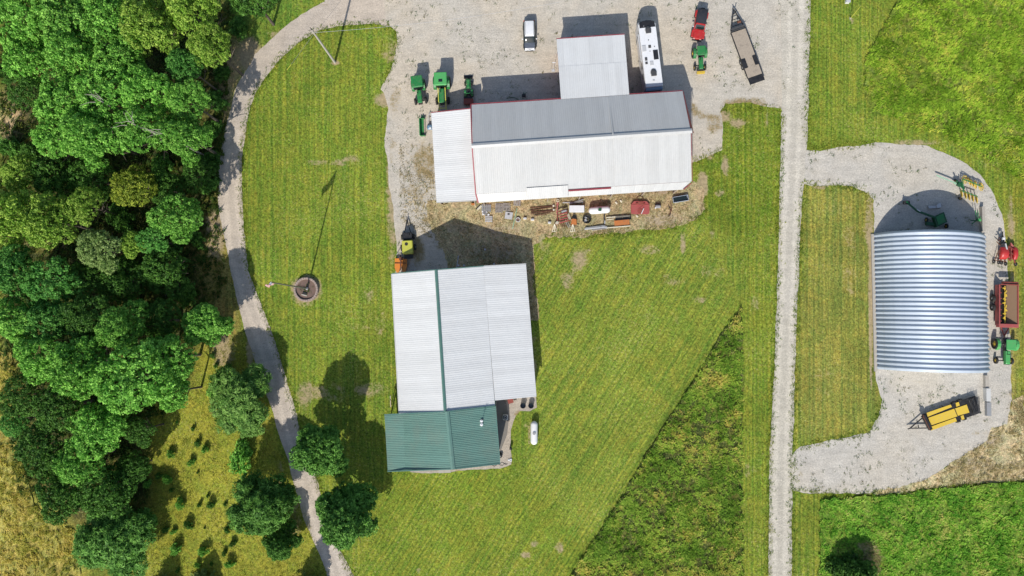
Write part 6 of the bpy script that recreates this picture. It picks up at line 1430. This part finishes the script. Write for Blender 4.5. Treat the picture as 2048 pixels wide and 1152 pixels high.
for (x, y, lb) in ((1050, 436.5, 'white block right of the white rimmed tub, first of two'), (1065, 439, 'white block right of the white rimmed tub, second of two'), (1099, 445, 'white block at the left end of the rusty cultivator')):
    simple('white_block', lb, 'block', x, y, .3, (0, -1), [('block', 'white', lambda m: m.box(0, 0, .18, .48, .30, .3, ch=.03)), ('lid', 'light_grey', lambda m: m.box(0, 0, .345, .40, .22, .03))], 'white blocks in the scrap row')
gt = at('rusty_rails', 'rusty brown rails and bars lying in rows behind the barn', 'rails', 1084, 421, .2, (50, -6)); mk = mkp(gt)
for k, (dx, dy, L2, a2) in enumerate(((-.0, .62, 3.6, .03), (.05, .25, 3.9, -.02), (0, -.05, 3.5, .05), (.1, -.35, 3.8, 0), (0, -.72, 2.6, -.06))):
    mk(lambda m: m.beam((-dy, -L2 / 2 + dx, .12 + .03 * k), (-dy + a2 * L2, L2 / 2 + dx, .14 + .02 * k), .09, .10), 'rail', M['rust'])
for k in range(5): mk(lambda m: m.beam((-.6, -1.5 + k * .75, .10), (.55, -1.4 + k * .75, .10), .05, .06), 'crossbar', M['rust'])
for (x, y, lb) in ((1107, 411.5, 'upper one of two cream jugs left of the red post tool'), (1107.5, 419.5, 'lower one of two cream jugs left of the red post tool')):
    simple('jug', lb, 'jug', x, y, .3, (0, -1), [('body', 'cream', lambda m: m.cyl((0, 0, 0), (0, 0, .34), .19, .15, 12)), ('cap', 'white', lambda m: m.cyl((0, 0, .34), (0, 0, .42), .06, n=8))], 'cream jugs among the scrap')
simple('post_driver', 'reddish standing auger with two rings near the roof edge', 'auger', 1114.5, 414, .8, (2, -30), [('shaft', 'red_faded', lambda m: m.beam((0, -1.0, .5), (0, .8, 1.1), .12, .12)), ('ring', 'cream', lambda m: (m.torus((-.02, .95, 1.15), (0, 0, 1), .20, .05, 14, 6))), ('ring', 'red_faded', lambda m: m.torus((-.02, .45, 1.0), (0, 0, 1), .20, .05, 14, 6)), ('stand', 'rust', lambda m: (m.beam((-.3, -.2, 0), (0, 0, .8), .08, .08), m.beam((.3, -.2, 0), (0, 0, .8), .08, .08)))])
cv = at('cultivator', 'rusty red cultivator with many bars in the middle of the scrap row', 'implement', 1125, 435, .6, (-4, -30)); mk = mkp(cv)
for k in range(4): mk(lambda m: m.beam((-.55, -.75 + .42 * k, .55), (.7, -.6 + .42 * k, .6), .14, .12), 'cross_beam', M['red_faded'])
mk(lambda m: (m.beam((-.9, -1.0, .5), (-.7, 1.1, .5), .12, .12), m.beam((.7, -.6, .6), (.8, 1.3, .6), .12, .12), m.beam((-.9, .95, .55), (.85, 1.25, .6), .12, .12), m.beam((-1.2, -.9, .45), (1.2, -.55, .45), .12, .12)), 'frame', M['red_brown'])
mk(lambda m: m.box(.35, .95, .8, .85, .32, .28, rz=.15, ch=.08), 'toolbox', M['grey']); mk(lambda m: m.cyl((-1.0, -.7, .3), (-.9, -.7, .6), .24, n=14), 'hub_plate', M['cream'])
for k in range(5): mk(lambda m: m.beam((-.5 + .3 * k, -.8, .5), (-.1 + .3 * k, -1.5 - .05 * k, .1), .06, .08), 'tine', M['grey'] if k > 2 else M['rust'])
for k in range(3): mk(lambda m: m.beam((.75 + .12 * k, .3 + .1 * k, .7), (1.1 + .1 * k, -.6, .3), .05, .05), 'rod', M['cream'])
simple('orange_plow', 'orange rusted plow share beside the cultivator', 'plow', 1147.5, 443, .5, (0, -30), [('share', 'orange_rust', lambda m: m.prism([(-.42, -.45), (.45, -.5), (.4, .3), (.1, .5), (-.35, .35)], .2, .55)), ('wheel_disc', 'black', lambda m: m.cyl((.05, .65, .3), (.15, .75, .5), .36, n=14)), ('bar', 'rust', lambda m: m.beam((-.5, -.5, .4), (.75, -.75, .4), .1, .1))])
for (x, y, lb) in ((1109, 456, 'cream three legged stand at the front of the scrap, left one'), (1145.5, 456, 'cream three legged stand at the front of the scrap, below the orange plow')):
    simple('tripod_stand', lb, 'stand', x, y, .3, (0, -30), [('leg', 'cream', lambda m: m.beam((0, .6, .5), (-.34, -.45, .06), .08, .08)), ('leg', 'cream', lambda m: m.beam((0, .6, .5), (.34, -.45, .06), .08, .08)), ('leg', 'cream', lambda m: m.beam((0, .6, .5), (0, -.55, .06), .08, .08)), ('foot_bar', 'cream', lambda m: m.beam((-.42, -.5, .06), (.42, -.5, .06), .09, .07))], 'cream stands in the scrap row')
simple('chest_freezer', 'flat topped white box between cultivator and propane tank', 'box', 1153.5, 417.5, .8, (0, -30), [('lid', 'white', lambda m: m.box(0, 0, .80, 2.30, 1.05, .08, ch=.03)), ('case', 'light_grey', lambda m: m.box(0, 0, .39, 2.2, .98, .74))])
simple('grey_beams', 'grey boards lying behind the flat white box', 'boards', 1150, 406, .2, (0, -30), [('board', 'light_grey', lambda m: m.beam((-1.9, .05, .1), (1.3, .15, .12), .14, .1)), ('board', 'grey', lambda m: m.beam((-.9, -.15, .2), (1.3, .55, .24), .16, .08)), ('board', 'wood_grey', lambda m: m.beam((-.2, .0, .28), (1.2, .25, .3), .16, .06))])
simple('black_tub', 'black tub of scrap iron below the propane tank', 'tub', 1173.5, 438.5, .4, (0, -30), [('wall', 'black', lambda m: (m.cyl((0, 0, 0), (0, 0, .4), .52, .62, 20, False), m.torus((0, 0, .4), (0, 0, 1), .62, .05, 20, 5))), ('bottom', 'black', lambda m: m.cyl((0, 0, .04), (0, 0, .1), .5, n=18)), ('scrap_iron', 'light_grey', lambda m: [m.box(rnd.uniform(-.32, .1), rnd.uniform(-.35, .35), .25, rnd.uniform(.1, .3), .1, .1, rz=rnd.uniform(0, 3), ch=.02) for k in range(9)])])
simple('steel_beams', 'pale steel beams lying below the propane tank', 'beams', 1192, 456, .2, (0, -30), [('beam', 'light_grey', lambda m: m.beam((-1.75, -.2, .15), (1.7, .15, .15), .20, .18)), ('beam', 'grey', lambda m: m.beam((-1.65, .0, .25), (1.2, .35, .25), .12, .16)), ('beam', 'wood_grey', lambda m: m.beam((-.6, -.35, .12), (1.8, -.05, .12), .12, .12))])
simple('black_post', 'upright black angle iron right of the scrap tub', 'post', 1208.5, 441, .5, (1, -30), [('post', 'black', lambda m: m.beam((0, -.75, .3), (-.05, .95, .5), .16, .14)), ('plate', 'light_grey', lambda m: m.box(.1, -.25, .45, .12, .5, .1)), ('foot', 'grey', lambda m: m.box(-.05, -.85, .15, .5, .25, .25))])
tb = at('timber_rack', 'long timber frame with a black trough and orange rusted tray', 'trough', 1238, 443.5, .35, (0, -30)); mk = mkp(tb)
mk(lambda m: m.beam((-2.0, .62, .3), (1.7, .95, .3), .14, .14), 'beam', M['cream']); mk(lambda m: m.beam((-1.9, -.95, .25), (1.75, -.62, .25), .14, .14), 'beam', M['cream']); mk(lambda m: m.beam((-1.95, .3, .3), (-.8, .42, .3), .1, .1), 'beam', M['cream'])
mk(lambda m: (m.beam((-.55, .48, .12), (1.85, .70, .12), .55, .06), m.beam((-.55, .72, .26), (1.85, .94, .26), .05, .3), m.beam((-.55, .20, .26), (1.85, .42, .26), .05, .3)), 'trough', M['black'])
mk(lambda m: m.beam((-.7, -.22, .22), (1.6, .0, .22), .78, .08), 'tray', M['orange_rust'])
md = at('mower_deck', 'faded red eight sided mower deck behind the barn', 'mower deck', 1280.5, 415, .5, (0, -30)); mk = mkp(md)
mk(lambda m: m.prism([(-1.4, -.85), (-1.2, -1.0), (1.2, -1.0), (1.4, -.85), (1.42, .45), (.95, .98), (-.95, .98), (-1.42, .45)], .18, .48), 'deck', M['red_faded'])
mk(lambda m: (m.beam((-1.35, .42, .51), (1.35, .42, .51), .07, .07), m.beam((-.35, .3, .52), (-.35, .98, .52), .08, .07), m.beam((.45, .3, .52), (.45, .98, .52), .08, .07), m.beam((.45, .3, .53), (-.35, -.35, .53), .08, .07)), 'rib', M['red_faded'])
mk(lambda m: m.prism([(-.3, .35), (.4, .35), (.4, .9), (-.3, .9)], .48, .52), 'hatch', M['red_brown']); mk(lambda m: m.cyl((-.55, .55, .48), (-.55, .55, .66), .16, n=12), 'spindle', M['red_brown']); mk(lambda m: m.cyl((.55, .5, .48), (.55, .5, .66), .16, n=12), 'spindle', M['red_brown'])
mk(lambda m: m.cyl((0, -.55, .48), (0, -.55, .52), .42, n=16), 'blade_guard', M['red_brown']); mk(lambda m: m.beam((.15, -1.0, .6), (.5, -.2, .75), .09, .09), 'drive_shaft', M['white'])
mk(lambda m: m.torus((0, 1.3, .25), (0, .2, 1), .5, .05, 16, 5), 'tail_hoop', M['rust'])
for (x, y, lb) in ((1232.5, 405.5, 'white stone right of the scrap row\'s propane tank'), (1242, 402, 'pale stone close to the white one near the roof edge'), (1274, 432, 'small white peg below the red mower deck')):
    simple('pale_stone', lb, 'stone', x, y, .15, (1, -.3), [('block', 'cream', lambda m: m.box(0, 0, .12, .46, .26, .2, rz=.3, ch=.06))])
simple('small_engine', 'little grey engine block right of the red mower deck', 'engine', 1316, 413, .35, (0, -30), [('block', 'grey', lambda m: m.box(0, 0, .25, .8, .45, .4, ch=.08)), ('cover', 'black', lambda m: m.loft([(.15, .5, .1, .4), (.35, .42, .1, .5), (.5, .3, .1, .3)], 12, 3)), ('fins', 'light_grey', lambda m: [m.box(-.3 + .12 * k, -.05, .48, .04, .3, .06) for k in range(6)]), ('tank', 'white', lambda m: m.box(-.38, -.2, .3, .22, .18, .2, ch=.04))])
simple('harrow_chain', 'dark rusty chain harrow heap near the metal trough', 'harrow', 1340, 421, .2, (0, -30), [('bar', 'rust', lambda m: [m.beam((-.25 + .12 * k, -.9 + .2 * k, .1), (.3 - .05 * k, .1 + .3 * k, .25), .07, .07) for k in range(5)]), ('chain', 'black', lambda m: m.tube([(-.3, -.95, .1), (0, -.75, .15), (.15, -.2, .1), (-.05, .4, .12), (-.25, .9, .1)], .05))])
tg = at('metal_trough', 'galvanized water trough at the barn\'s south east corner', 'trough', 1361.5, 397.5, .5, (30, -5)); mk = mkp(tg)
mk(lambda m: (m.box(-.42, 0, .28, .04, 2.35, .5), m.box(.42, 0, .28, .04, 2.35, .5), m.box(0, 1.17, .28, .84, .04, .5), m.box(0, -1.17, .28, .84, .04, .5)), 'wall', M['galv']); mk(lambda m: m.box(0, 0, .06, .84, 2.3, .05), 'floor', M['grey']); mk(lambda m: m.box(0, -.1, .30, .78, 2.2, .03), 'water', M['glass'])
dr = at('wooden_door', 'rusty brown door leaf leaning at the lean-to\'s corner', 'door', 946, 408, .6, (0, -30)); mk = mkp(dr)
mk(lambda m: m.box(0, 0, .4, .55, .18, .8), 'panel', M['orange_rust']); mk(lambda m: m.beam((.3, -.35, .1), (.32, .5, 1.4), .07, .07), 'frame', M['cream'])
simple('board_stack', 'short pale plank poking out below the barn\'s downspout', 'plank', 959, 415.5, .2, (-1, 1), [('plank', 'cream', lambda m: m.box(0, 0, .15, .3, .9, .1)), ('plank', 'black', lambda m: m.box(.22, .1, .12, .12, .9, .1))])
bolt = at('metal_prop', 'rusty brown angle props under the lean-to\'s south edge', 'prop', 889, 409, .5, (0, -30)); mk = mkp(bolt)
mk(lambda m: (m.beam((-.4, .2, 0), (0, -.1, 1.2), .1, .1), m.beam((.35, .2, 0), (.02, -.1, 1.2), .1, .1)), 'prop', M['rust'])
